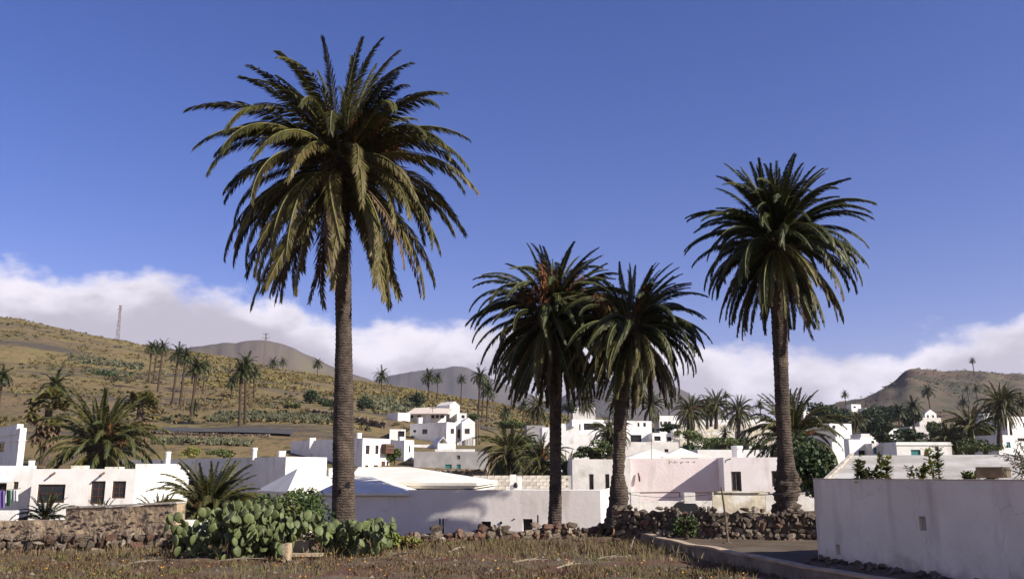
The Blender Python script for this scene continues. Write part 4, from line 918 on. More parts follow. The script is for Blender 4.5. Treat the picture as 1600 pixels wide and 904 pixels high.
# ------------------------------------------------------------------ palms
def frond_mesh(phi0, bend, seed, L=4.4, nleaf=62, leaf=.50, wid=.034, mats=None, curl=1.25, side_bend=0.0):
    r = random.Random(seed); n = 16; P = []; T = []
    p = Vector((0, 0, 0)); ph = phi0; az = 0
    for i in range(n + 1):
        s = i / n; ph = phi0 - bend * s ** curl; az = side_bend * s ** 1.5
        d = Vector((math.cos(ph) * math.cos(az), math.cos(ph) * math.sin(az), math.sin(ph))); P.append(p.copy()); T.append(d); p = p + d * (L / n)
    V, Fc, mi = [], [], []
    # rachis: triangular section
    for i in range(n + 1):
        t = T[i]; side = Vector((0, 1, 0)); up = t.cross(side) * -1; rr = .042 * (1 - i / n) ** .8 + .006
        side = side - t * side.dot(t); side.normalize()
        o = P[i]; V += [tuple(o + side * rr), tuple(o - side * rr), tuple(o - up * rr * .9)]
    for i in range(n):
        for k in range(3): a = i * 3 + k; b = i * 3 + (k + 1) % 3; Fc += [(a, b, b + 3), (a, b + 3, a + 3)]; mi += [1, 1]
    for i in range(nleaf):
        s = .10 + .90 * (i + r.random() * .5) / nleaf; x = s * n; j = min(int(x), n - 1); f = x - j
        o = P[j].lerp(P[j + 1], f); t = T[j].lerp(T[min(j + 1, n)], f).normalized(); side = Vector((0, 1, 0)); side = (side - t * side.dot(t)).normalized(); up = side.cross(t); up = up if up.z > -.2 or True else -up
        prof = min(1, (s / .22) ** .7) * (1 - max(0, s - .55) / .45 * .62)
        for sg in (-1, 1):
            ln = leaf * prof * r.uniform(.85, 1.1); al = R(50 - 26 * s) + r.uniform(-.12, .12); vv = R(r.choice((10, 28, 42))) + r.uniform(-.1, .1)
            d = t * math.cos(al) + (side * sg * math.cos(vv) + up * math.sin(vv)) * math.sin(al)
            droop = Vector((0, 0, -.10 * ln))
            tip = o + d * ln + droop * 1.6; mid = o + d * ln * .45 + droop * .2
            wv = (t - d * t.dot(d)).normalized() * wid * r.uniform(.8, 1.2) * .5 + up * r.uniform(-.006, .006)
            b = len(V); V += [tuple(o), tuple(mid + wv), tuple(tip), tuple(mid - wv)]; Fc += [(b, b + 1, b + 2), (b, b + 2, b + 3)]; mi += [0, 0]
    return np_mesh('frond', V, Fc, mats, mi)
ANG = [(86, 26), (77, 44), (66, 66), (55, 92), (44, 108), (28, 108), (10, 94), (-10, 76), (-30, 56), (-48, 38)]
FR = {}
DEADF = [frond_mesh(R(-35), R(48), 91, mats=(M['frond_dead'], M['frond_dead']), nleaf=60, wid=.05, leaf=.38), frond_mesh(R(-58), R(28), 92, mats=(M['frond_dead'], M['frond_dead']), nleaf=60, wid=.05, leaf=.36)]
def fronds(kind):
    if kind in FR: return FR[kind]
    out = []
    for a, (p0, bd) in enumerate(ANG):
        row = []
        for k in range(3):
            rr = random.Random(a * 10 + k + hash(kind) % 1 * 0)
            if kind == 'near': mk = (M['frond'] if a < 6 else M['frond_low'], M['rachis']); kw = dict(nleaf=120, wid=.046, leaf=.50)
            elif kind == 'nearD': mk = (M['frond_dark'] if a < 7 else M['frond_low'] if k else M['frond_dark'], M['rachis']); kw = dict(nleaf=110, wid=.056, leaf=.46)
            elif kind == 'mid': mk = (M['frond'] if k else M['frond_dark'], M['rachis']); kw = dict(nleaf=54, wid=.085, leaf=.56)
            else: mk = (M['frond_dark'], M['rachis']); kw = dict(nleaf=40, wid=.08)
            row.append(frond_mesh(R(p0 + rr.uniform(-5, 5)), R(bd * rr.uniform(.8, 1.2)), a * 7 + k, mats=mk, side_bend=rr.uniform(-.35, .35), **kw))
        out.append(row)
    FR[kind] = out; return out
def trunk_mesh(cx, Y, rows, step=.07, sides=22, seed=0, base_bulge=0, rough=(.0,), x_of=None, ringamp=.028, mats=None):
    """rows: list of (px centre, half width px, py) top to bottom"""
    r = random.Random(seed)
    zs = [EYE + slope(py) * Y for _, _, py in rows]; xs = [ratio(px, py) * Y for px, _, py in rows]; ws = [hw / F * Y / (CP - (452 - py) / F * SP) for _, hw, py in rows]
    z1, z0 = zs[0], zs[-1]; n = max(8, int((z1 - z0) / step)); V = []
    order = np.argsort(zs); zz = np.array(zs)[order]; xx = np.array(xs)[order]; ww = np.array(ws)[order]
    for i in range(n + 1):
        z = z0 + (z1 - z0) * i / n; cx_ = np.interp(z, zz, xx); w_ = np.interp(z, zz, ww)
        for j in range(sides):
            th = 2 * math.pi * j / sides
            rg = rough if isinstance(rough, float) else rough(z)
            k = 1 + ringamp * (1 if i % 2 else -1) * r.uniform(.2, 1.6) + .04 * mnoise.noise(Vector((math.cos(th) * 1.5, math.sin(th) * 1.5, z * .8)))
            # leaf-base scales where rough
            k += rg * ((.5 + .5 * math.sin(th * 7 + (i // 2) * 1.3)) * ((i % 4) / 3.0) - .3) + rg * .9 * mnoise.noise(Vector((math.cos(th) * 2.5, math.sin(th) * 2.5, z * 3.1 + seed)))
            V.append((cx_ + math.cos(th) * w_ * k, Y + math.sin(th) * w_ * k, z))
    i, j = np.meshgrid(np.arange(n), np.arange(sides), indexing='ij'); a = (i * sides + j).ravel(); b = (i * sides + (j + 1) % sides).ravel()
    return V, np.stack([a, b, b + sides, a + sides], -1), (xx[0], z0), (xx[-1], z1)
def palm(label, Y, rows, cpx, cpy, n, scale, kind='near', seed=1, tilt=(0, 0), dist=None, fruits=10, rough=.0, group=None, dead=.04, wind=0.0, name='palm_tree', upper=1.0, mat_='bark', cat='palm tree', zsq=1.0, boot=None):
    r = random.Random(seed); V, Fc, (bx, bz), (tx, tz) = trunk_mesh(0, Y, rows, seed=seed, rough=rough)
    t = thing(name, label, cat, (bx, Y, bz), group)
    V = np.array(V) - np.array([bx, Y, bz]); o = link('trunk', np_mesh('trunk', V, Fc, M[mat_], smooth=False), t)
    c = at(cpx, cpy, Y); c = Vector((c.x, Y, c.z))
    # fibrous crown shaft with cut leaf bases
    bs = boot or scale; mb = MB(); br = .40 * bs; nn = 16; zs = np.linspace(-1.5 * bs, .45 * bs, 14); vs = []
    for i, z in enumerate(zs):
        f = i / 13; rad = br * (.62 + .75 * math.sin(math.pi * min(1, f * .92 + .08)) ** .8) * (1 if f < .85 else .75)
        for j in range(nn):
            th = 2 * math.pi * j / nn + i * .2; k = 1 + .22 * ((j + i) % 2) + r.uniform(-.07, .07); vs.append((c.x + math.cos(th) * rad * k, c.y + math.sin(th) * rad * k, c.z + z))
    mb.add(vs, [(i * nn + j, i * nn + (j + 1) % nn, (i + 1) * nn + (j + 1) % nn, (i + 1) * nn + j) for i in range(13) for j in range(nn)] + [tuple(13 * nn + j for j in range(nn))]); mb.build('crown_shaft', M['bark_dark'], t)
    FM = fronds(kind); cl = c - t.location
    for i in range(n):
        f = (i + .5) / n; a = i * 2.39996 + r.uniform(-.25, .25)
        x = (f ** (dist or 1.0)) * (len(ANG)); ci = min(len(ANG) - 1, max(0, int(x + r.uniform(-.6, .6))))
        if wind and ci < 7: a = a - wind * math.sin(a) * (1 - ci / 9)
        phase = ci / (len(ANG) - 1); zz = (.30 - phase * .75) * bs; rr = (.10 + .22 * math.sin(math.pi * min(1, phase + .1))) * bs
        sc_ = scale * r.uniform(.86, 1.06) * (upper if ci < 3 else 1) * (.86 if ci == 0 else 1)
        me = FM[ci][r.randrange(3)]
        if ci >= 8 and r.random() < .16: me = DEADF[ci - 8]
        ob = link('frond', me, t, cl + Vector((math.cos(a) * rr, math.sin(a) * rr, zz)), None, (sc_, sc_, sc_))
        m = Euler((tilt[0], tilt[1], 0)).to_matrix() @ Matrix.Rotation(a, 3, 'Z') @ Matrix.Rotation(r.uniform(-.35, .35), 3, 'X') @ Matrix.Rotation(r.uniform(-.1, .1), 3, 'Y')
        ob.rotation_euler = m.to_euler()
    # fruit stalks
    for k in range(fruits):
        a = r.uniform(0, 6.28); mb = MB(); b0 = c + Vector((math.cos(a) * .2, math.sin(a) * .2, .15)) * bs
        L1 = r.uniform(1.1, 1.9) * bs; el = R(r.uniform(0, 55)); d = Vector((math.cos(a) * math.cos(el), math.sin(a) * math.cos(el), math.sin(el))); e = b0 + d * L1
        mb.tube([b0, b0 + d * L1 * .6, e], [.03 * bs, .025 * bs, .015 * bs], 5)
        for q in range(70):
            s = r.uniform(.45, 1); o_ = b0 + d * L1 * s; dd = (d * .5 + Vector((r.gauss(0, .5), r.gauss(0, .5), r.gauss(-.35, .4)))).normalized(); ln = r.uniform(.25, .5) * bs
            p1 = o_ + dd * ln * .5; p2 = o_ + dd * ln + Vector((0, 0, -.18 * bs)); sdv = dd.cross(Vector((0, 0, 1))).normalized() * .014 * bs
            mb.add([o_ + sdv, o_ - sdv, p1 - sdv, p1 + sdv, p2], [(0, 1, 2, 3), (3, 2, 4)])
        mb.build('fruit_stalk', M['fruit'], t)
    return t, c

# the four big palms
rt = lambda z: .0
palm('tallest palm, on the left, rising from the prickly pears with thick ringed trunk', 24.0,
     [(533, 13.5, 300), (534, 13, 400), (536, 13.0, 440), (537, 12.5, 520), (537, 14.5, 600), (536.5, 16.5, 700), (537, 18, 790), (537, 20, 842)], 533, 254, 132, .95, 'near', 5, dist=.72, fruits=22, wind=.12, upper=.86)
hp = at(543, 757, 23.55); o = link('hollow_shade', ROCKS['rock'][2].copy(), bpy.data.objects['palm_tree'], hp - bpy.data.objects['palm_tree'].location, (0, 0, 0), (.16, .10, .22)); o.data.materials[0] = M['dark']  # black stone on the trunk, its colour painting the shade of a hollow
palm('second palm from the right, slim straight trunk before the white building', 26.3,
     [(867, 12, 500), (867, 12, 600), (868, 9.5, 630), (868, 9, 720), (868, 10, 780), (867, 11, 818), (866, 14, 836)], 860, 486, 190, .605, 'nearD', 15, dist=.62, fruits=14, wind=.75, upper=.80, tilt=(0, .10), rough=.03, boot=.85)
palm('leaning palm with gnarled bulging foot at the kerb end, crown touching its left neighbour', 24.6,
     [(972, 12, 520), (971, 12, 600), (970, 10.5, 640), (968, 9.5, 700), (966, 9.5, 740), (967, 15, 772), (966, 14.5, 786), (964, 17, 800), (962, 20, 824)], 985, 506, 165, .52, 'nearD', 23, dist=.62, fruits=6, wind=.8, upper=.82, tilt=(0, .16), rough=.12, boot=.75)
palm('right tall palm standing behind the stone wall, dense round crown and knotted trunk foot', 23.6,
     [(1214, 14, 380), (1214, 14, 450), (1217, 12.5, 490), (1219, 11.5, 540), (1221, 11, 600), (1225, 11.5, 680), (1228, 13.5, 725), (1229, 17, 745), (1228, 19, 765), (1228, 19, 782), (1228, 20, 802)], 1213, 374, 190, .59, 'nearD', 31, dist=.84, fruits=3, wind=.05, upper=.9, rough=lambda z: .26 if z > 6.3 else .45 if z < 1.75 else .05)

# mid distance palms
def midpalm(label, px, ybase, ctr, rad, Y, hw=None, n=46, seed=1, fruits=4, tilt=(0, 0), dist=.8, rough=.15, group=None, dark=True, wind=.1):
    rm = rad / F * Y; sc_ = rm / 3.7; n = int(n * 1.5)
    hw = hw or max(3, rad * .09)
    rows = [(px, hw * .95, ctr), (px, hw, (ctr + ybase) / 2), (px, hw * 1.25, ybase)]
    return palm(label, Y, rows, px, ctr, n, sc_, 'mid', seed, fruits=fruits, tilt=tilt, dist=dist, rough=rough, group=group, wind=wind, upper=.84)
midpalm('big bushy palm spreading above the roof of the long front-left house', 156, 790, 698, 92, 70, 9, 62, 41, 9, dist=.95, tilt=(0, .06), wind=.35)
midpalm('young palm with arching fronds swept right, behind the large prickly pear', 324, 850, 802, 88, 38, 5, 80, 42, 2, dist=.95, tilt=(0, .12), wind=.5)
midpalm('small low palm between the tan wall and the white house with cornice', 248, 850, 815, 48, 36, 3, 30, 43, 0, dist=1.2)
midpalm('low palm shrub before the wide brown window of the front-left house', 70, 850, 812, 44, 34, 3, 34, 44, 0, dist=1.2)
midpalm('little palm sprouting beneath the french windows', 158, 840, 812, 36, 33, 3, 26, 45, 0, dist=1.2)
midpalm('dense palm left of the second tall trunk, over the block wall', 797, 765, 705, 50, 62, 6, 54, 46, 5, dist=.72)
midpalm('shorter palm with pale drooping fronds just left of the second tall trunk', 845, 765, 718, 46, 58, 5, 48, 47, 3, dist=.72)
midpalm('small palm right of the second tall trunk beside the pink house', 885, 765, 735, 34, 56, 4, 34, 48, 0, dist=.85)
midpalm('dark palm before the stepped white house, left of the third trunk', 953, 730, 674, 34, 74, 5, 48, 49, 2, dist=.7)
midpalm('wide palm with orange fruit heart behind the right tall trunk', 1238, 760, 680, 76, 64, 9, 60, 50, 14, dist=.92)
midpalm('short trunked palm left of the three slim palms', 1079, 672, 640, 31, 128, 5, 46, 51, 2, dist=.75)
midpalm('slim palm at the left of a close cluster of three', 1105, 670, 634, 20, 140, 2, 36, 52, 0, dist=.75, group='cluster of three slim palms')
midpalm('tallest and thickest of the cluster of three slim palms', 1119, 670, 629, 26, 135, 2.6, 40, 53, 0, dist=.75, group='cluster of three slim palms')
midpalm('middle slim trunk with smallest crown in the cluster of three palms', 1111, 666, 640, 16, 145, 2, 30, 54, 0, dist=.75, group='cluster of three slim palms')
midpalm('lone palm with leaning slim trunk right of the cluster of three', 1154, 688, 640, 28, 118, 3, 42, 55, 2, dist=.75)
midpalm('tall palm at the right edge with drooping crown above the low cream house', 1562, 700, 628, 36, 92, 3.4, 46, 56, 2, dist=.72)
midpalm('broad low palm in the dark clump right of the long white bungalow', 1517, 705, 668, 42, 100, 5, 52, 57, 2, dist=.8)
midpalm('smaller ragged palm in the dark clump next to the bungalow end wall', 1482, 706, 690, 34, 94, 4, 44, 58, 0, dist=1.0)
midpalm('palm among the trees before the two part villa', 1338, 690, 655, 19, 150, 2, 36, 59, 0, dist=.75)
midpalm('pale fronded palm behind the stepped white house roof', 1017, 658, 632, 25, 165, 2.5, 40, 60, 0, dist=.8)
midpalm('round palm between the two middle palms near the skyline', 916, 642, 628, 20, 190, 2.5, 40, 61, 0, dist=.75)
midpalm('palm with short trunk behind the low grey-roofed store', 841, 668, 633, 24, 150, 2.5, 40, 62, 0, dist=.75)
midpalm('palm behind the leaning trunk, left half hidden', 968, 655, 630, 24, 170, 2.5, 38, 63, 0, dist=.75)
midpalm('small sapling palm in front of the cream wall', 1133, 690, 675, 13, 120, 2, 26, 64, 0, dist=1.1)

# far palms: shared crowns
def far_crown(seed):
    r = random.Random(seed); V, Fc = [], []; n = 38
    for i in range(n):
        a = i * 2.39996; f = (i / n) ** .8; p0 = R(84 - 125 * f + r.uniform(-8, 8)); bd = R(35 + 60 * math.sin(f * math.pi)); L = 1 * r.uniform(.85, 1.08); k = 7
        p = Vector((0, 0, .08)); P = []; T = []
        for j in range(k + 1):
            ph = p0 - bd * (j / k) ** 1.2; d = Vector((math.cos(a) * math.cos(ph), math.sin(a) * math.cos(ph), math.sin(ph))); P.append(p.copy()); T.append(d); p = p + d * L / k
        sd = Vector((-math.sin(a), math.cos(a), 0))
        for j in range(k):
            for sg in (-1, 1):
                for q in range(2):
                    o = P[j].lerp(P[j + 1], q / 2); up = sd.cross(T[j]); ln = .24 * (1 - .5 * j / k); tip = o + (T[j] * .7 + sd * sg * .9 + up * r.uniform(-.1, .4)).normalized() * ln + Vector((0, 0, -.03)); e = P[j].lerp(P[j + 1], q / 2 + .62) if q < 1 else P[j + 1]
                    b = len(V); V += [tuple(o), tuple(tip), tuple(e)]; Fc.append((b, b + 1, b + 2))
    return np_mesh('crown', V, Fc, M['frond_dark'])
FC = [far_crown(i) for i in range(4)]
def ftrunk():
    mb = MB(); mb.tube([(0, 0, -.03), (0, 0, .05), (.003, 0, .5), (0, 0, 1)], [1.35, 1.1, .95, 1.0], 8, cap=False); return mb.mesh('trunk', M['bark_dark'])
FT = ftrunk()
def farpalm(label, px, ybase, ytop, wid, Y=None, group=None, lean=0, k=[0], hreal=9.5):
    Y = Y or hreal * F / (ybase - ytop); p = at(px, ybase, Y); g_ = gz(p.x, p.y)
    hgt = (EYE + slope(ytop) * Y) - p.z; rad = wid / 2 / F * Y; k[0] += 1
    t = thing('palm_tree', label, 'palm tree', (p.x, p.y, p.z), group)
    lean = lean or math.sin(k[0] * 12.9) * .055; rad *= 1 + .12 * math.sin(k[0] * 7.7)
    th = hgt - rad * .75; tr = max(.17, .022 * hgt)
    o = link('trunk', FT, t, (0, 0, -.8)); o.scale = (tr, tr, th + .8); o.rotation_euler = (0, lean, 0)
    c = link('crown', FC[k[0] % 4], t, (math.sin(lean) * th, 0, th)); c.scale = (rad * 1.2, rad * 1.2, rad * 1.15); c.rotation_euler = (0, 0, k[0] * 1.3)
    return t
FP = [
 ('leftmost palm of the hillside grove, trunk partly hidden by its neighbour', 232, 597, 534, 24, 215),
 ('second palm of the hillside grove, slightly shorter and behind the first', 239, 599, 536, 22, 218),
 ('palm of the hillside grove standing lowest at its left side', 246, 612, 533, 30, 200),
 ('broad crowned palm in the middle of the hillside grove', 269, 627, 541, 36, 172),
 ('palm of the hillside grove with thin trunk right of the broad crowned one', 281, 629, 545, 28, 168),
 ('tall dark palm standing alone lowest below the hillside grove', 297, 657, 560, 38, 142),
 ('rightmost palm of the hillside grove on the dry grass', 317, 608, 562, 26, 200),
 ('short palm behind the grove between two taller ones', 306, 606, 565, 22, 205),
 ('low palm at the back of the hillside grove', 286, 600, 552, 22, 212),
 ('young bush palm right of the lone dark palm', 303, 648, 626, 20, 145),
 ('left palm of the close pair standing above the road', 374, 667, 568, 40, 127),
 ('right taller palm of the close pair standing above the road', 383, 665, 556, 46, 129),
 ('palm right behind the pair above the road', 397, 618, 572, 30, 190),
 ('small palm peeping left behind the pair above the road', 362, 622, 588, 24, 185),
 ('left of two tiny palms on the ridge under the bare mountain', 427, 580, 559, 20, 400),
 ('right of two tiny palms on the ridge under the bare mountain', 442, 581, 560, 18, 405),
 ('lone tiny palm on the ridge left of the tallest trunk', 496, 587, 561, 22, 400),
 ('lone hillside palm just right of the tallest trunk', 596, 620, 577, 27, 290),
 ('palm on the ridge behind the villa, left of two', 669, 630, 579, 26, 260),
 ('smaller palm on the ridge behind the villa, right of two', 683, 618, 583, 20, 330),
 ('small lone palm on the ridge above the villa tower', 720, 624, 586, 20, 310),
 ('tallest palm of three on the ridge right of the villa', 747, 647, 576, 34, 205),
 ('palm of three on the ridge with crown lower right', 760, 654, 599, 30, 200),
 ('hidden middle palm of three on the ridge right of the villa', 753, 646, 590, 22, 210),
 ('slim palm seen under the left side of the second palm crown', 799, 634, 584, 20, 260),
 ('stubby palm left of the slim palm under the second crown', 817, 655, 625, 26, 190),
 ('round palm low on the ridge left of the second trunk', 790, 668, 634, 26, 170),
 ('palm between the leaning trunk and the pale fronded palm', 993, 642, 600, 26, 240),
 ('faint palm behind the short trunked palm', 1064, 640, 618, 12, 330),
 ('faint palm right of the cluster of three on the skyline', 1137, 655, 612, 16, 260),
 ('small palm on the skyline behind the orange-hearted palm', 1190, 660, 625, 18, 240),
 ('tiny palm at the left foot of the right hill', 1323, 640, 611, 13, 420),
 ('single round headed palm on the bare face of the right hill', 1454, 641, 602, 24, 290),
 ('left of two thin palms on the right hill slope', 1514, 627, 603, 13, 400),
 ('right of two thin palms on the right hill slope', 1528, 627, 602, 17, 390),
 ('tiny solitary palm on the skyline of the right hill', 1523, 590, 559, 11, 600),
 ('small palm below the two thin palms on the right hill', 1507, 645, 621, 19, 300),
 ('palm behind the tall one at the right edge', 1580, 678, 607, 40, 130),
 ('palm half out of the frame on the left edge of the slope', -3, 640, 575, 42, 130),
 ('palm in the dark clump left of the chapel-like house', 1428, 665, 624, 34, 180),
 ('bushy palm in the dark clump behind the bungalow', 1405, 668, 632, 26, 190),
 ('palm at the right edge behind the square windowed house', 1598, 668, 620, 30, 170),
 ('palm above the far house left of the short trunked palm', 1045, 655, 628, 16, 260),
]
for f in FP: farpalm(*f)
# fan palms with skirts
def fanpalm(label, px, ybase, ytop, wid, Y, seed, double=False):
    r = random.Random(seed); b = at(px, ybase, Y); top = at(px, ytop, Y).z; rad = wid / 2 / F * Y
    t = thing('fan_palm', label, 'palm tree', tuple(b)); zc = top - rad * .9 - b.z
    mb = MB(); mb.tube([(b.x, b.y, b.z - .5), (b.x, b.y, b.z + zc * .5), (b.x, b.y, b.z + zc)], [.42, .36, .34], 10, cap=False); mb.build('trunk', M['bark'], t)
    for nm, m, n, e0, e1, dz in (('leaf_fan', 'frond', 34, 5, 80, 0), ('leaf_fan', 'frond_low', 14, -30, 40, -.1), ('dead_skirt', 'frond_dead', 34, -80, -25, -.35)):
        for i in range(n if nm == 'leaf_fan' else 1):
            mb = MB()
            for q in range(1 if nm == 'leaf_fan' else n):
                a = r.uniform(0, 6.28); e = R(r.uniform(e0, e1)); d = Vector((math.cos(a) * math.cos(e), math.sin(a) * math.cos(e), math.sin(e))); L = rad * r.uniform(.5, .75)
                c = Vector((b.x, b.y, b.z + zc + dz * rad * r.uniform(.2, 3))) + d * L; s = Vector((-math.sin(a), math.cos(a), 0)); up = s.cross(d)
                vs = [c - d * .1]; k = 10
                for j in range(k + 1):
                    th = R(-100 + 200 * j / k); rr = rad * .42 * (1 if j % 2 else .72); vs.append(c + d * math.cos(th) * rr + s * math.sin(th) * rr + up * abs(math.sin(th)) * rr * .25 + Vector((0, 0, -.3 * rr * (j % 2))))
                mb.add(vs, [(0, j, j + 1) for j in range(1, k + 1)])
            mb.build(nm, M[m], t)
fanpalm('shaggy fan palm with dead skirt behind the left edge houses', 68, 718, 606, 66, 90, 4)
farpalm('feather palm whose crown tops the shaggy fan palm at the left', 69, 716, 584, 56, 94)
fanpalm('yellowish fan palm behind the big bushy palm', 215, 690, 610, 58, 100, 5)

# ------------------------------------------------------------------ leafy trees and shrubs
def leafmass(name, c, rx, ry, rz, n, size, m, seed, lumps=7, parent=None):
    r = random.Random(seed); L_ = [(Vector((r.gauss(0, .42), r.gauss(0, .42), r.gauss(0, .36))), r.uniform(.35, .62)) for _ in range(lumps)]
    rs = np.random.RandomState(seed); V = np.zeros((n, 3, 3)); 
    idx = rs.randint(0, lumps, n); cen = np.array([l[0][:] for l in L_])[idx]; rad = np.array([l[1] for l in L_])[idx]
    d = rs.normal(size=(n, 3)); d /= np.linalg.norm(d, axis=1)[:, None]; p = cen + d * (rad * rs.uniform(.55, 1.05, n) )[:, None]
    p = p * np.array([rx, ry, rz]) * .95
    p[:, 2] = np.maximum(p[:, 2], -rz * .95)
    a = rs.normal(size=(n, 3)); a /= np.linalg.norm(a, axis=1)[:, None]; b = np.cross(a, rs.normal(size=(n, 3))); b /= np.linalg.norm(b, axis=1)[:, None]; s = size * rs.uniform(.6, 1.3, n)[:, None]
    V = np.stack([p - a * s * .5, p + b * s * .28, p + a * s * .5, p - b * s * .28], 1).reshape(-1, 3) + np.array(c)
    Fc = np.arange(n * 4).reshape(-1, 4)
    return np_mesh(name, V, Fc, m)
def tree(label, px, ybase, ytop, wid, Y, m='leaf', seed=1, n=2500, size=.22, name='tree', cat='tree', lumps=9, group=None):
    b = at(px, ybase, Y); top = at(px, ytop, Y).z; rx = wid / 2 / F * Y; rz = (top - b.z) / 2 * (.95 if name != 'tree' else .8)
    t = thing(name, label, cat, tuple(b), group); cz = top - b.z - rz
    o = link('crown', leafmass('crown', (0, 0, cz), rx * 1.05, rx, rz * 1.05, n, size, M[m], seed, lumps), t)
    mb = MB(); r = random.Random(seed)
    mb.tube([(0, 0, -.3), (.02, 0, cz * .5), (0, 0, cz)], [rx * .09 + .04, rx * .07 + .03, rx * .04 + .02], 7)
    for k in range(5):
        a = r.uniform(0, 6.28); mb.tube([(0, 0, cz * .55), (math.cos(a) * rx * .3, math.sin(a) * rx * .3, cz + rz * .1), (math.cos(a) * rx * .6, math.sin(a) * rx * .6, cz + rz * .4)], [rx * .04 + .02, rx * .03 + .01, .015], 5)
    mb.build('trunk', M['bark_dark'], t, org=(0, 0, 0))
    return t
tree('dense dark green tree right of the right tall palm foot', 1278, 800, 698, 92, 33, 'leaf_dark', 71, 5200, .17, lumps=16)
tree('small round green tree beside the tall green door', 616, 731, 699, 20, 95, 'leaf', 72, 900, .3)
tree('rounded green tree above the broad palm near the middle', 812, 715, 676, 34, 70, 'leaf', 73, 1500, .25)
tree('leafy shrub with white blossoms before the stepped white house', 925, 716, 694, 52, 66, 'leaf', 74, 1600, .22, 'shrub', 'shrub')
tree('large dark tree mass at the foot of the right hill', 1295, 672, 630, 72, 230, 'leaf_dark', 75, 3600, .8, lumps=12)
tree('dark tree behind the two part villa on the right', 1392, 676, 630, 74, 240, 'leaf_dark', 76, 3600, .8, lumps=12)
tree('dark rounded tree left of the little chapel-like house', 1418, 672, 640, 34, 215, 'leaf_dark', 77, 1400, .8)
tree('bright green rounded tree left of the broad low palm', 1462, 690, 659, 34, 130, 'leaf', 78, 1500, .4)
tree('dark bush row end before the pavilion', 1374, 692, 676, 30, 90, 'leaf_dark', 79, 1200, .3, 'bush', 'bush')
tree('wide dark bush between bungalow and pavilion', 1430, 690, 672, 60, 110, 'leaf_dark', 80, 1800, .35, 'bush', 'bush')
tree('hedge-like green shrubs below the broad low palm', 1540, 708, 690, 80, 84, 'leaf', 81, 2200, .25, 'shrub', 'shrub')
tree('dark trees at the right edge behind the low cream house', 1530, 668, 645, 60, 190, 'leaf_dark', 82, 1800, .6)
tree('olive shrub between short trunked palm and cottage', 1075, 692, 668, 40, 110, 'leaf', 83, 1500, .3, 'shrub', 'shrub')
tree('garden shrubs before the long cream house', 1130, 700, 684, 110, 92, 'leaf', 84, 2600, .25, 'shrub', 'shrub', 16)
tree('dark hedge above the cottage beside the far house', 1045, 674, 661, 44, 135, 'leaf_dark', 85, 1500, .3, 'shrub', 'shrub')
tree('green clump on the slope left of the tallest trunk, upper', 485, 630, 610, 34, 190, 'leaf_dark', 86, 1200, .5, 'bush', 'bush')
tree('green clump on the slope left of the tallest trunk, lower', 514, 640, 620, 34, 185, 'leaf_dark', 87, 1200, .5, 'bush', 'bush')
tree('rounded bush on the slope right of the pair of palms', 452, 641, 630, 24, 170, 'leaf', 88, 900, .45, 'bush', 'bush')
tree('dark bush right behind the tallest trunk on the slope', 568, 645, 620, 30, 185, 'leaf_dark', 89, 1000, .5, 'bush', 'bush')
tree('grey-green scrub patch high on the left slope', 158, 600, 574, 60, 230, 'leaf_dark', 90, 1500, .6, 'bush', 'bush', 12)
tree('wind-bent dark tree left of the villa tower', 655, 640, 612, 30, 215, 'leaf_dark', 91, 1100, .5)
tree('green bush beside the road above the long shaded house, left', 303, 716, 697, 22, 92, 'leaf_yel', 92, 900, .25, 'bush', 'bush')
tree('green bush beside the road above the long shaded house, right', 350, 716, 702, 44, 90, 'leaf', 93, 1400, .25, 'bush', 'bush')
tree('dark shrub right of the villa side wall', 739, 660, 645, 24, 180, 'leaf_dark', 94, 900, .4, 'shrub', 'shrub')
tree('shrubs on the slope edge under the second palm crown', 800, 672, 655, 50, 150, 'leaf', 95, 1400, .4, 'shrub', 'shrub')
tree('dark rounded tree between the middle palms on the skyline', 888, 650, 626, 28, 230, 'leaf_dark', 96, 1100, .5)
tree('dark tree mass below the right hill, right of the two part villa', 1366, 690, 652, 50, 160, 'leaf_dark', 97, 2400, .5, lumps=10)
tree('bushes before the square windowed house on the right', 1545, 682, 664, 26, 140, 'leaf_dark', 98, 1000, .4, 'bush', 'bush')
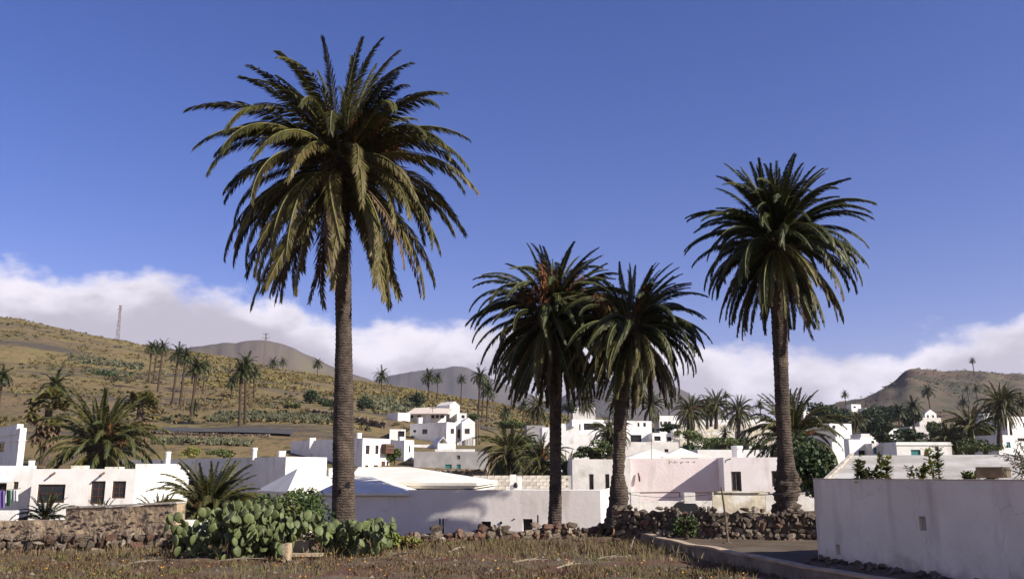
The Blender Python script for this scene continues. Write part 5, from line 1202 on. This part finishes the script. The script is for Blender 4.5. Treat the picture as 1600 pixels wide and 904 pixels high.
for i, (px, yb, yt, wd, lb) in enumerate([(1345, 752, 712, 26, 'leafy green sprout at the left on the tank building wall'), (1382, 752, 706, 30, 'reddish green sprout, second along the tank building wall'), (1432, 752, 724, 34, 'low bushy green plant in the middle of the tank building wall'), (1466, 752, 694, 30, 'tallest leafy sprout rising over the tank building wall'), (1518, 752, 738, 22, 'smallest plant near the roof box on the tank wall'), (1360, 752, 738, 34, 'dark trailing plant between the two left sprouts'), (1545, 752, 738, 20, 'tiny reddish plant left of the roof box')]):
    Y = 15.1 - (px - 1280) / 320 * 1.7 + .45; b = at(px, yb, Y); h = at(px, yt, Y).z - b.z; t = thing('leafy_plant', lb, 'plant', tuple(b)); rx = wd / 2 / F * Y * 1.25
    r = random.Random(i + 50); mb = MB()
    for s in range(3 + i % 2):
        x0 = r.uniform(-.4, .4) * rx; hh = h * r.uniform(.6, 1.0); pts = [(x0, 0, -.05), (x0 * 1.4, r.uniform(-.05, .05), hh * .5), (x0 * 1.8 + r.uniform(-.04, .04), 0, hh)]; mb.tube(pts, [.012, .009, .005], 5)
        lf = MB()
        for k in range(60):
            f = r.random(); p = Vector(pts[0]).lerp(Vector(pts[1]), f * 2) if f < .5 else Vector(pts[1]).lerp(Vector(pts[2]), f * 2 - 1)
            d = Vector((r.gauss(0, 1), r.gauss(0, 1), r.uniform(-.2, .8))).normalized(); s_ = d.cross(Vector((0, 0, 1))).normalized(); q = p + d * r.uniform(.01, .3) * rx; L_ = r.uniform(.07, .13)
            lf.add([q, q + d * L_ * .5 + s_ * L_ * .33, q + d * L_, q + d * L_ * .5 - s_ * L_ * .33], [(0, 1, 2, 3)])
        lf.build('foliage', M['leaf_yel'] if (i + s) % 3 else M['leaf'], t, org=(0, 0, 0))
    mb.build('stem', M['woodgrey'], t, org=(0, 0, 0))
# overhanging dry shrub at right
t = thing('overhanging_shrub', 'thin overhanging shrub with sparse twigs at the right edge above the tank wall', 'shrub', tuple(at(1590, 740, 13.2))); r = random.Random(77); o0 = at(1600, 738, 13.2); mb = MB(); lf = MB()
for k in range(26):
    a = r.uniform(1.9, 4.2) if k % 2 else r.uniform(1.2, 2.2); d = Vector((math.cos(a), r.uniform(-.4, .3), math.sin(a) * .55)); L_ = r.uniform(.25, .62); s0 = o0 + Vector((r.uniform(-.12, .3), 0, r.uniform(-.1, .25))); e = s0 + d * L_ + Vector((0, 0, -.05)); mb.tube([s0, s0.lerp(e, .5) + Vector((0, 0, .03)), e], [.009, .006, .003], 4)
    for q in range(26):
        p = s0.lerp(e, r.uniform(.25, 1)) + Vector((r.gauss(0, .02), r.gauss(0, .03), r.gauss(0, .02))); dd = Vector((r.gauss(0, 1), r.gauss(0, 1), r.gauss(0, 1))).normalized(); ss = dd.cross(Vector((.3, .2, 1))).normalized(); l2 = r.uniform(.02, .045); lf.add([p, p + dd * l2 * .5 + ss * l2 * .3, p + dd * l2, p + dd * l2 * .5 - ss * l2 * .3], [(0, 1, 2, 3)])
mb.build('branch', M['woodgrey'], t); lf.build('foliage', M['leaf'], t)
# succulent bush behind cactus
tree('tall grey-green succulent bush between the prickly pears and the low outbuilding', 455, 850, 778, 120, 21.5, 'leaf', 99, 7000, .10, 'bush', 'bush', 22)
tree('yellow-green weed clump where the prickly pears end', 620, 862, 835, 44, 20.5, 'leaf_yel', 101, 1600, .09, 'weed', 'plant')
tree('green creeper growing down the middle of the retaining stone wall', 1072, 842, 800, 36, 20.9, 'leaf', 102, 900, .08, 'creeper', 'plant')
tree('dark leafy bush left of the large prickly pear by the tan wall end', 296, 872, 822, 50, 20.3, 'leaf_dark', 103, 2200, .09, 'bush', 'bush')

# ------------------------------------------------------------------ prickly pears
def pad_mesh(seed):
    r = random.Random(seed); bm = bmesh.new(); n = 12; top = r.uniform(.9, 1.1)
    rings = []
    V = []; Fc = []
    prof = [(0, .12), (.12, .45), (.35, .80), (.62, .98), (.82, .85), (.95, .5)]
    outline = []
    k = 14
    for j in range(k):
        th = 2 * math.pi * j / k; x = math.sin(th) * .5; z = .5 - math.cos(th) * .5; x *= (.62 + .42 * z) * .82 * 1.1; outline.append((x, z))
    V = [(x, 0, z) for x, z in outline] + [(x * .72, .07, .5 + (z - .5) * .76) for x, z in outline] + [(x * .72, -.07, .5 + (z - .5) * .76) for x, z in outline] + [(0, .09, .52), (0, -.09, .52)]
    for j in range(k):
        q = (j + 1) % k; Fc += [(j, q, k + q, k + j), (q, j, 2 * k + j, 2 * k + q), (k + j, k + q, 3 * k), (2 * k + q, 2 * k + j, 3 * k + 1)]
    V = [(x, y + .05 * math.sin(z * 3 + seed) * (x + .2), z) for x, y, z in V]
    me = bpy.data.meshes.new('pad'); me.from_pydata(V, [], Fc); me.materials.append(M['pad']); me.polygons.foreach_set('use_smooth', [True] * len(Fc)); me.update(); return me
PADS = [pad_mesh(i) for i in range(4)]
def cactus(label, px0, px1, ybase, ytops, nst, seed, maxn, size=.34):
    r = random.Random(seed); a, b = at_z(px0, ybase, 0), at_z(px1, ybase, 0); m = (a + b) / 2; t = thing('prickly_pear', label, 'cactus', tuple(m)); cnt = 0
    q = []
    for i in range(nst):
        f = (i + r.random()) / nst; p = a.lerp(b, f) + Vector((0, r.uniform(-.5, .9), -.05)); hm = float(np.interp(f, np.linspace(0, 1, len(ytops)), ytops)); q.append((p, Vector((r.gauss(0, .35), r.gauss(0, .3), 1)).normalized(), 0, hm))
    while q and cnt < maxn:
        p, d, lv, hm = q.pop(r.randrange(len(q)) if r.random() < .45 else -1); s = size * r.uniform(.75, 1.12) * (1 if lv < 3 else .88)
        if p.z > hm: continue
        az = r.uniform(0, math.pi); face = Vector((math.cos(az), math.sin(az), 0)); face = (face - d * face.dot(d)).normalized(); x = face.cross(d) * -1
        M3 = Matrix((x, face, d)).transposed(); o = link('pad', r.choice(PADS), t, p - t.location, M3.to_euler(), (s * r.uniform(.85, 1.1), s * .75, s)); cnt += 1
        for k in range(r.choice((1, 2, 2, 3)) if lv < 5 else 1):
            th = r.uniform(-1.35, 1.35); e = p + d * s * (.5 + .47 * math.cos(th)) + x * s * .42 * math.sin(th); nd = (d * .6 + x * math.sin(th) * .7 + Vector((0, 0, .55)) + Vector((r.gauss(0, .3), r.gauss(0, .3), 0))).normalized(); q.append((e, nd, lv + 1, hm))
        if r.random() < .2: q.append((p + Vector((r.gauss(0, .2), r.uniform(-.3, .1), 0)), Vector((r.gauss(0, .6), -abs(r.gauss(0, .4)), .8)).normalized(), lv, hm))
    return t
cactus('left plant of the large prickly pear clump, spreading low towards the tan wall end', 285, 372, 876, [.55, .8, .98, 1.0], 14, 61, 290, .245)
cactus('right plant of the large prickly pear clump, tallest pads beside the stone box', 372, 456, 876, [1.0, .95, .85, .6], 14, 65, 290, .245)
cactus('smaller prickly pear growing round the foot of the tallest palm', 492, 605, 872, [.45, .55, .6, .62, .45], 12, 62, 230, .25)
# small stone box between them
t = thing('stone_box', 'small ruined stone box with pale slab between the two prickly pears', 'masonry', tuple(at_z(470, 880, 0)))
mb = MB(); p = at_z(441, 883, 0); mb.box(p, (.10, 0, 0), (0, .3, 0), (0, 0, .40)); mb.build('post', M['tan'], t)
mb = MB(); p = at_z(450, 878, 0); mb.box(p + Vector((-.01, .1, .10)), (.62, 0, 0), (0, .3, 0), (0, 0, .05)); mb.build('sill', M['tan'], t)
mb = MB(); p = at_z(451, 874, 0); mb.box(p + Vector((0, .05, .12)), (.36, .03, 0), (0, .12, 0), (.02, 0, .26)); mb.build('slab', M['palerock'], t)
for k in range(14): p = at_z(472 + (k % 5) * 5, 873, 0); stone(t, (p.x, p.y + .15, .2 + (k // 5) * .13), .17, .16, .14, rnd, (2, 2, 5))
for k in range(10): p = at_z(450 + k * 6, 884, 0); stone(t, (p.x, p.y + .05, .05), .15, .14, .12, rnd, (6, 2, 2))

# ------------------------------------------------------------------ grass and scrub
def blades(name, n, box, h0, h1, wd, m, seed, clump=None, zf=None, lean=.5, cond=None):
    rs = np.random.RandomState(seed); x0, x1, y0, y1 = box
    if clump:
        nc = n // clump; cx = rs.uniform(x0, x1, nc); cy = rs.uniform(y0, y1, nc); i = rs.randint(0, nc, n); X = cx[i] + rs.normal(0, .12, n); Y = cy[i] + rs.normal(0, .12, n)
    else: X = rs.uniform(x0, x1, n); Y = rs.uniform(y0, y1, n)
    keep = np.abs(X) < Y * .62 + .5
    kx = np.interp(Y, [p.y for p in KERB][::-1], [p.x for p in KERB][::-1]); keep &= X < kx - .06
    if cond is not None: keep &= cond(X, Y)
    X, Y = X[keep], Y[keep]; n = len(X)
    Z = np.full(n, .04); h = rs.uniform(h0, h1, n) * rs.uniform(.6, 1.2, n); a = rs.uniform(0, 6.28, n); b = rs.uniform(0, 6.28, n); l = rs.uniform(0, lean, n) * h
    base = np.stack([X, Y, Z], 1); wv = np.stack([np.cos(a), np.sin(a), 0 * a], 1) * (wd * rs.uniform(.6, 1.4, n))[:, None]; mid = base + np.stack([np.cos(b) * l * .35, np.sin(b) * l * .35, h * .6], 1); tip = base + np.stack([np.cos(b) * l, np.sin(b) * l, h], 1)
    V = np.stack([base - wv, base + wv, mid + wv * .7, tip, mid - wv * .7], 1).reshape(-1, 3); Fc = np.arange(n * 5).reshape(-1, 5)
    return fix(link(name, np_mesh(name, V, Fc, m)), 'stuff')
def patch(s, lo, sgn=1, ox=0):
    def f(X, Y): return np.array([sgn * (mnoise.noise(Vector((x * s + ox, y * s * 1.6, 0))) - lo) > 0 for x, y in zip(X, Y)])
    return f
FB = (-15, 12, 11.5, 24.6)
blades('dry_grass', 34000, FB, .04, .12, .005, M['straw'], 1, 9, lean=1.0, cond=patch(.45, -.12, 1, 4))
blades('red_ground_cover', 70000, FB, .03, .09, .010, M['redweed'], 2, 14, cond=patch(.22, -.02), lean=1.2)
blades('green_weeds', 30000, FB, .03, .11, .009, M['greenweed'], 3, 12, cond=patch(.3, .02, -1, 9), lean=1.2)
blades('tall_dry_grass', 2200, FB, .12, .28, .005, M['straw'], 4, 16, lean=.8)
blades('wall_foot_grass', 9000, (-15, 4, 18.6, 22.0), .08, .26, .006, M['straw'], 5, 12, lean=.8)
blades('kerb_foot_grass', 6000, (-1, 9, 10, 22), .08, .24, .006, M['straw'], 6, 12, lean=.8, cond=lambda X, Y: X > np.interp(Y, [p.y for p in KERB][::-1], [p.x for p in KERB][::-1]) - .9)
rs = np.random.RandomState(19); V, Fc = [], []
for k in range(900):
    x, y = rs.uniform(-12, 9), rs.uniform(11.5, 23); 
    if x > kerb_x(y) - .1: continue
    sz = rs.uniform(.012, .05); b = len(V); pr = [(1, 0, 0), (0, 1, 0), (-1, 0, 0), (0, -1, 0), (0, 0, .8)]
    V += [(x + a * sz * rs.uniform(.7, 1.4), y + c * sz * rs.uniform(.7, 1.3), .055 + e * sz * 1.2) for a, c, e in pr]; Fc += [(b, b + 1, b + 4), (b + 1, b + 2, b + 4), (b + 2, b + 3, b + 4), (b + 3, b, b + 4)]
fix(link('pebbles', np_mesh('pebbles', V, Fc, M['palerock'])), 'stuff')
rs = np.random.RandomState(9); V, Fc = [], []
for k in range(140):
    x, y = rs.uniform(-12, 4), rs.uniform(12.5, 19); z = rs.uniform(.06, .16); s = rs.uniform(.012, .022); b = len(V)
    V += [(x - s, y, z), (x, y - s, z + s * .2), (x + s, y, z), (x, y + s, z + s)]; Fc.append((b, b + 1, b + 2, b + 3))
fix(link('wild_flowers', np_mesh('wild_flowers', V, Fc, M['flower'])), 'stuff')
for k, (px, py, ln, az, up, lb) in enumerate([(800, 878, .7, .1, .05, 'pale dead stick lying in the red weeds near the middle'), (870, 887, .5, .5, .06, 'short pale twig in the grass below the second palm'), (985, 858, .45, 1.2, .25, 'bleached forked branch leaning near the kerb end'), (935, 872, .55, -.1, .04, 'thin dry branch in the grass left of the kerb'), (610, 868, .75, -.6, .10, 'white stick lying by the end of the smaller prickly pear'), (340, 876, .9, .1, .04, 'long dry stalk lying before the large prickly pear'), (700, 862, .4, .4, .1, 'dry twig below the reddish stones'), (200, 880, .6, .2, .04, 'pale stalk in the grass before the rubble heap'), (1040, 870, .4, -.5, .12, 'small bleached twig below the kerb middle')]):
    p = at_z(px, py, .07); d = Vector((math.cos(az) * ln, math.sin(az) * ln, up)); mb = MB(); mb.tube([p, p + d * .5 + Vector((0, .02, .03)), p + d], [.016, .013, .006], 5); mb.tube([p + d * .45, p + d * .7 + Vector((.03, .06, .07))], [.009, .004], 4)
    tag(mb.build('dead_branch', M['palerock']), lb, 'branch', 'dead sticks lying in the field')
# hillside scrub
def scrub(name, n, fn, size, m, seed, k=7, flat=.6):
    patch_ = name.startswith(('cactus', 'agave'))
    rs = np.random.RandomState(seed); V, Fc = [], []; c = 0
    for _try in range(n * 6):
        if c >= n: break
        px, Y = fn(rs); p = gpt(px, Y)
        if not patch_ and mnoise.noise(Vector((p.x * .045, p.y * .045, seed))) < rs.uniform(-.12, .38): continue
        s = size * rs.uniform(.5, 1.6); c += 1; z = tz(p.x, p.y)
        for j in range(k):
            o = np.array([p.x, p.y, z]) + rs.normal(0, .33, 3) * s * np.array([1, 1, .3]); o[2] += s * .15; d = rs.normal(size=3); d[2] = abs(d[2]) + .3; d /= np.linalg.norm(d); w_ = np.cross(d, rs.normal(size=3)); w_ /= np.linalg.norm(w_) + 1e-6; b = len(V)
            V += [tuple(o - w_ * s * .35), tuple(o + w_ * s * .35), tuple(o + d * s * flat)]; Fc.append((b, b + 1, b + 2))
    return fix(link(name, np_mesh(name, V, Fc, m)), 'stuff')
scrub('hillside_scrub', 5000, lambda rs: (rs.uniform(-60, 900), 130 + 280 * rs.uniform() ** .9), .62, mat('scrub', (.105, .088, .038), (.15, .115, .048), .05, .9, coord='World'), 3)
scrub('dark_scrub', 900, lambda rs: (rs.uniform(-60, 1000), 115 + 300 * rs.uniform()), .7, mat('dark_scrub', (.055, .06, .03), (.08, .075, .035), .05, .9, coord='World'), 4, 9)
scrub('cactus_thicket', 900, lambda rs: (rs.uniform(330, 540), rs.uniform(134, 150)), .6, M['pad_far'], 5, 8, .9)
scrub('cactus_rows', 260, lambda rs: (rs.uniform(235, 390), rs.uniform(104, 108)), .4, M['pad_far'], 6, 8, .9)
scrub('agave_patch', 500, lambda rs: (rs.uniform(560, 660), rs.uniform(195, 250)), .8, M['pad_far'], 7, 8, .9)
scrub('agave_patch_upper', 160, lambda rs: (rs.uniform(90, 210), rs.uniform(245, 262)), .8, M['pad_far'], 8, 8, .9)
scrub('yellow_scrub', 3000, lambda rs: (rs.uniform(280, 900), rs.uniform(220, 420)), .9, mat('yellow_scrub', (.15, .125, .04), (.19, .145, .05), .05, .9, coord='World'), 9, 7)
def hillpt(rs):
    px = rs.uniform(1290, 1620); Y = rs.uniform(440, 640); return px, Y
def scrub_right():
    rs = np.random.RandomState(21); hill = bpy.data.objects['hill'].data; n = len(hill.vertices); co = np.empty(n * 3); hill.vertices.foreach_get('co', co); co = co.reshape(-1, 3); V, Fc = [], []
    ids = rs.randint(300 * 10, 300 * 60, 4200)
    for i in ids:
        p = co[i] + rs.normal(0, 1.5, 3) * [1, 1, .1]
        if mnoise.noise(Vector((p[0] * .02, p[1] * .02, 2))) < rs.uniform(-.35, .3) and p[2] < 62: continue
        for j in range(6):
            o = p + rs.normal(0, .7, 3) * [1, 1, .3]; d = rs.normal(size=3); d[2] = abs(d[2]) + .3; d /= np.linalg.norm(d); w_ = np.cross(d, rs.normal(size=3)); w_ /= np.linalg.norm(w_); s = rs.uniform(.3, 1.0); b = len(V)
            V += [tuple(o - w_ * s * .5), tuple(o + w_ * s * .5), tuple(o + d * s)]; Fc.append((b, b + 1, b + 2))
    fix(link('hill_scrub', np_mesh('hill_scrub', V, Fc, mat('hill_scrub', (.07, .07, .035), (.11, .095, .05), .03, .9, coord='World'))), 'stuff')
scrub_right()
scrub('valley_scrub', 1500, lambda rs: (rs.uniform(1000, 1700), rs.uniform(80, 330)), 1.3, M['leaf_dark'], 10, 10)
stone_wall('low dark terrace wall beside the road on the slope', [(gpt(240, 113).x, 113), (gpt(330, 112).x, 112), (gpt(420, 113).x, 113)], lambda t: .3, .22, 31, (9, 1, .4), thick=.4)

# ------------------------------------------------------------------ masts, posts, wires
def mast(label, px, ybase, ytop, Y, arms):
    b = at(px, ybase, Y); t = thing('power_mast', label, 'mast', tuple(b)); h = at(px, ytop, Y).z - b.z + 1; mb = MB(); w0, w1 = h * .035, h * .014
    for sx in (-1, 1):
        for sy in (-1, 1): mb.tube([(sx * w0, sy * w0, -1), (sx * w1, sy * w1, h - 1)], .07, 4)
    n = 9
    for k in range(n):
        z0, z1 = -1 + h * k / n, -1 + h * (k + 1) / n; a, c = w0 + (w1 - w0) * k / n, w0 + (w1 - w0) * (k + 1) / n
        for sy in (-1, 1): mb.tube([(-a if k % 2 else a, sy * a, z0), (c if k % 2 else -c, sy * c, z1)], .05, 4)
        for sx in (-1, 1): mb.tube([(sx * a, -a if k % 2 else a, z0), (sx * c, c if k % 2 else -c, z1)], .05, 4)
    mb.build('lattice', M['metal'], t, org=(0, 0, 0))
    for f, L in arms: mb = MB(); mb.tube([(-L, 0, h * f - 1), (L, 0, h * f - 1)], .08, 4); mb.tube([(-L, 0, h * f - 1), (-L, 0, h * f - .5)], .08, 5); mb.tube([(L, 0, h * f - 1), (L, 0, h * f - .5)], .08, 5); mb.build('cross_arm', M['metal'], t, org=(0, 0, 0))
mast('lattice power mast on the left hill ridge', 183, 536, 477, 345, [(.98, .5), (.9, .8)])
mast('lattice power mast before the bare mountain peak', 413, 572, 520, 390, [(.97, 1.2), (.86, 1.6)])
def pole(label, px, yb, yt, Y, r_=.11, name='utility_pole', m='woodgrey', cat='pole'):
    b = at(px, yb, Y); h = at(px, yt, Y).z - b.z; t = thing(name, label, cat, tuple(b)); mb = MB(); mb.tube([(0, 0, -.5), (0, 0, h)], [r_, r_ * .75], 7); mb.build('shaft', M[m], t, org=(0, 0, 0)); mb = MB(); mb.tube([(-.3, 0, h - .3), (.3, 0, h - .3)], .04, 4); mb.build('cross_arm', M['metal'], t, org=(0, 0, 0)); return t
pole('wooden pole below the hillside grove on dry grass', 287, 648, 612, 150); pole('short pole right of the hillside grove', 320, 634, 600, 170)
pole('dark pole left of the palm clump beside the mid-slope house', 745, 692, 655, 125); pole('taller dark pole beside the outside stair', 748, 690, 650, 128)
pole('thin pole right of the three ridge palms', 772, 650, 618, 210)
pole('pole standing on the slope beside the green clump', 511, 640, 618, 185)
p0 = at_z(1138, 849, .22); t = thing('fence_post', 'slim leaning grey wooden post in the dark gravel yard', 'post', tuple(p0)); mb = MB(); q = at(1127, 760, p0.y); mb.tube([p0 - Vector((0, 0, .1)), p0.lerp(q, .5) + Vector((.01, 0, 0)), q], [.028, .024, .02], 7); mb.build('shaft', M['woodgrey'], t)
mb = MB(); mb.cbox(p0 - Vector((0, 0, .02)), .2, .2, .05); mb.build('foot', M['rock'], t)
mb = MB(); mb.tube([q - Vector((0, 0, .05)), at_z(1048, 832, .3)], .004, 4); tag(mb.build('guy_wire', M['metal']), 'thin guy wire slanting from the leaning post to the kerb', 'wire')
mb = MB(); e0, e1 = at(1127, 772, p0.y), at(1276, 766, 18.0); mb.tube([e0.lerp(e1, k / 8) - Vector((0, 0, .1 * math.sin(math.pi * k / 8) * .4)) for k in range(9)], .008, 4); tag(mb.build('fence_wire', M['metal']), 'pale wire running from the leaning post to the tank building', 'wire')
mb = MB(); e0, e1 = at(945, 764, 27), at(1127, 770, p0.y); mb.tube([e0.lerp(e1, k / 8) - Vector((0, 0, .15 * math.sin(math.pi * k / 8))) for k in range(9)], .005, 4); tag(mb.build('cable', M['dark']), 'thin dark cable from behind the leaning palm to the post', 'wire')

# ------------------------------------------------------------------ haze
def haze(density):
    m = bpy.data.materials.new('air'); m.use_nodes = True; n = m.node_tree; n.nodes.clear(); o = N(n, 'ShaderNodeOutputMaterial'); v = N(n, 'ShaderNodeVolumePrincipled')
    v.inputs['Color'].default_value = (.80, .82, 1.0, 1); v.inputs['Density'].default_value = density; v.inputs['Anisotropy'].default_value = .2; n.links.new(v.outputs[0], o.inputs['Volume'])
    mb = MB(); mb.box((-9500, -300, -30), (19000, 0, 0), (0, 10500, 0), (0, 0, 460)); fix(mb.build('haze', m), 'stuff')
haze(.00008)
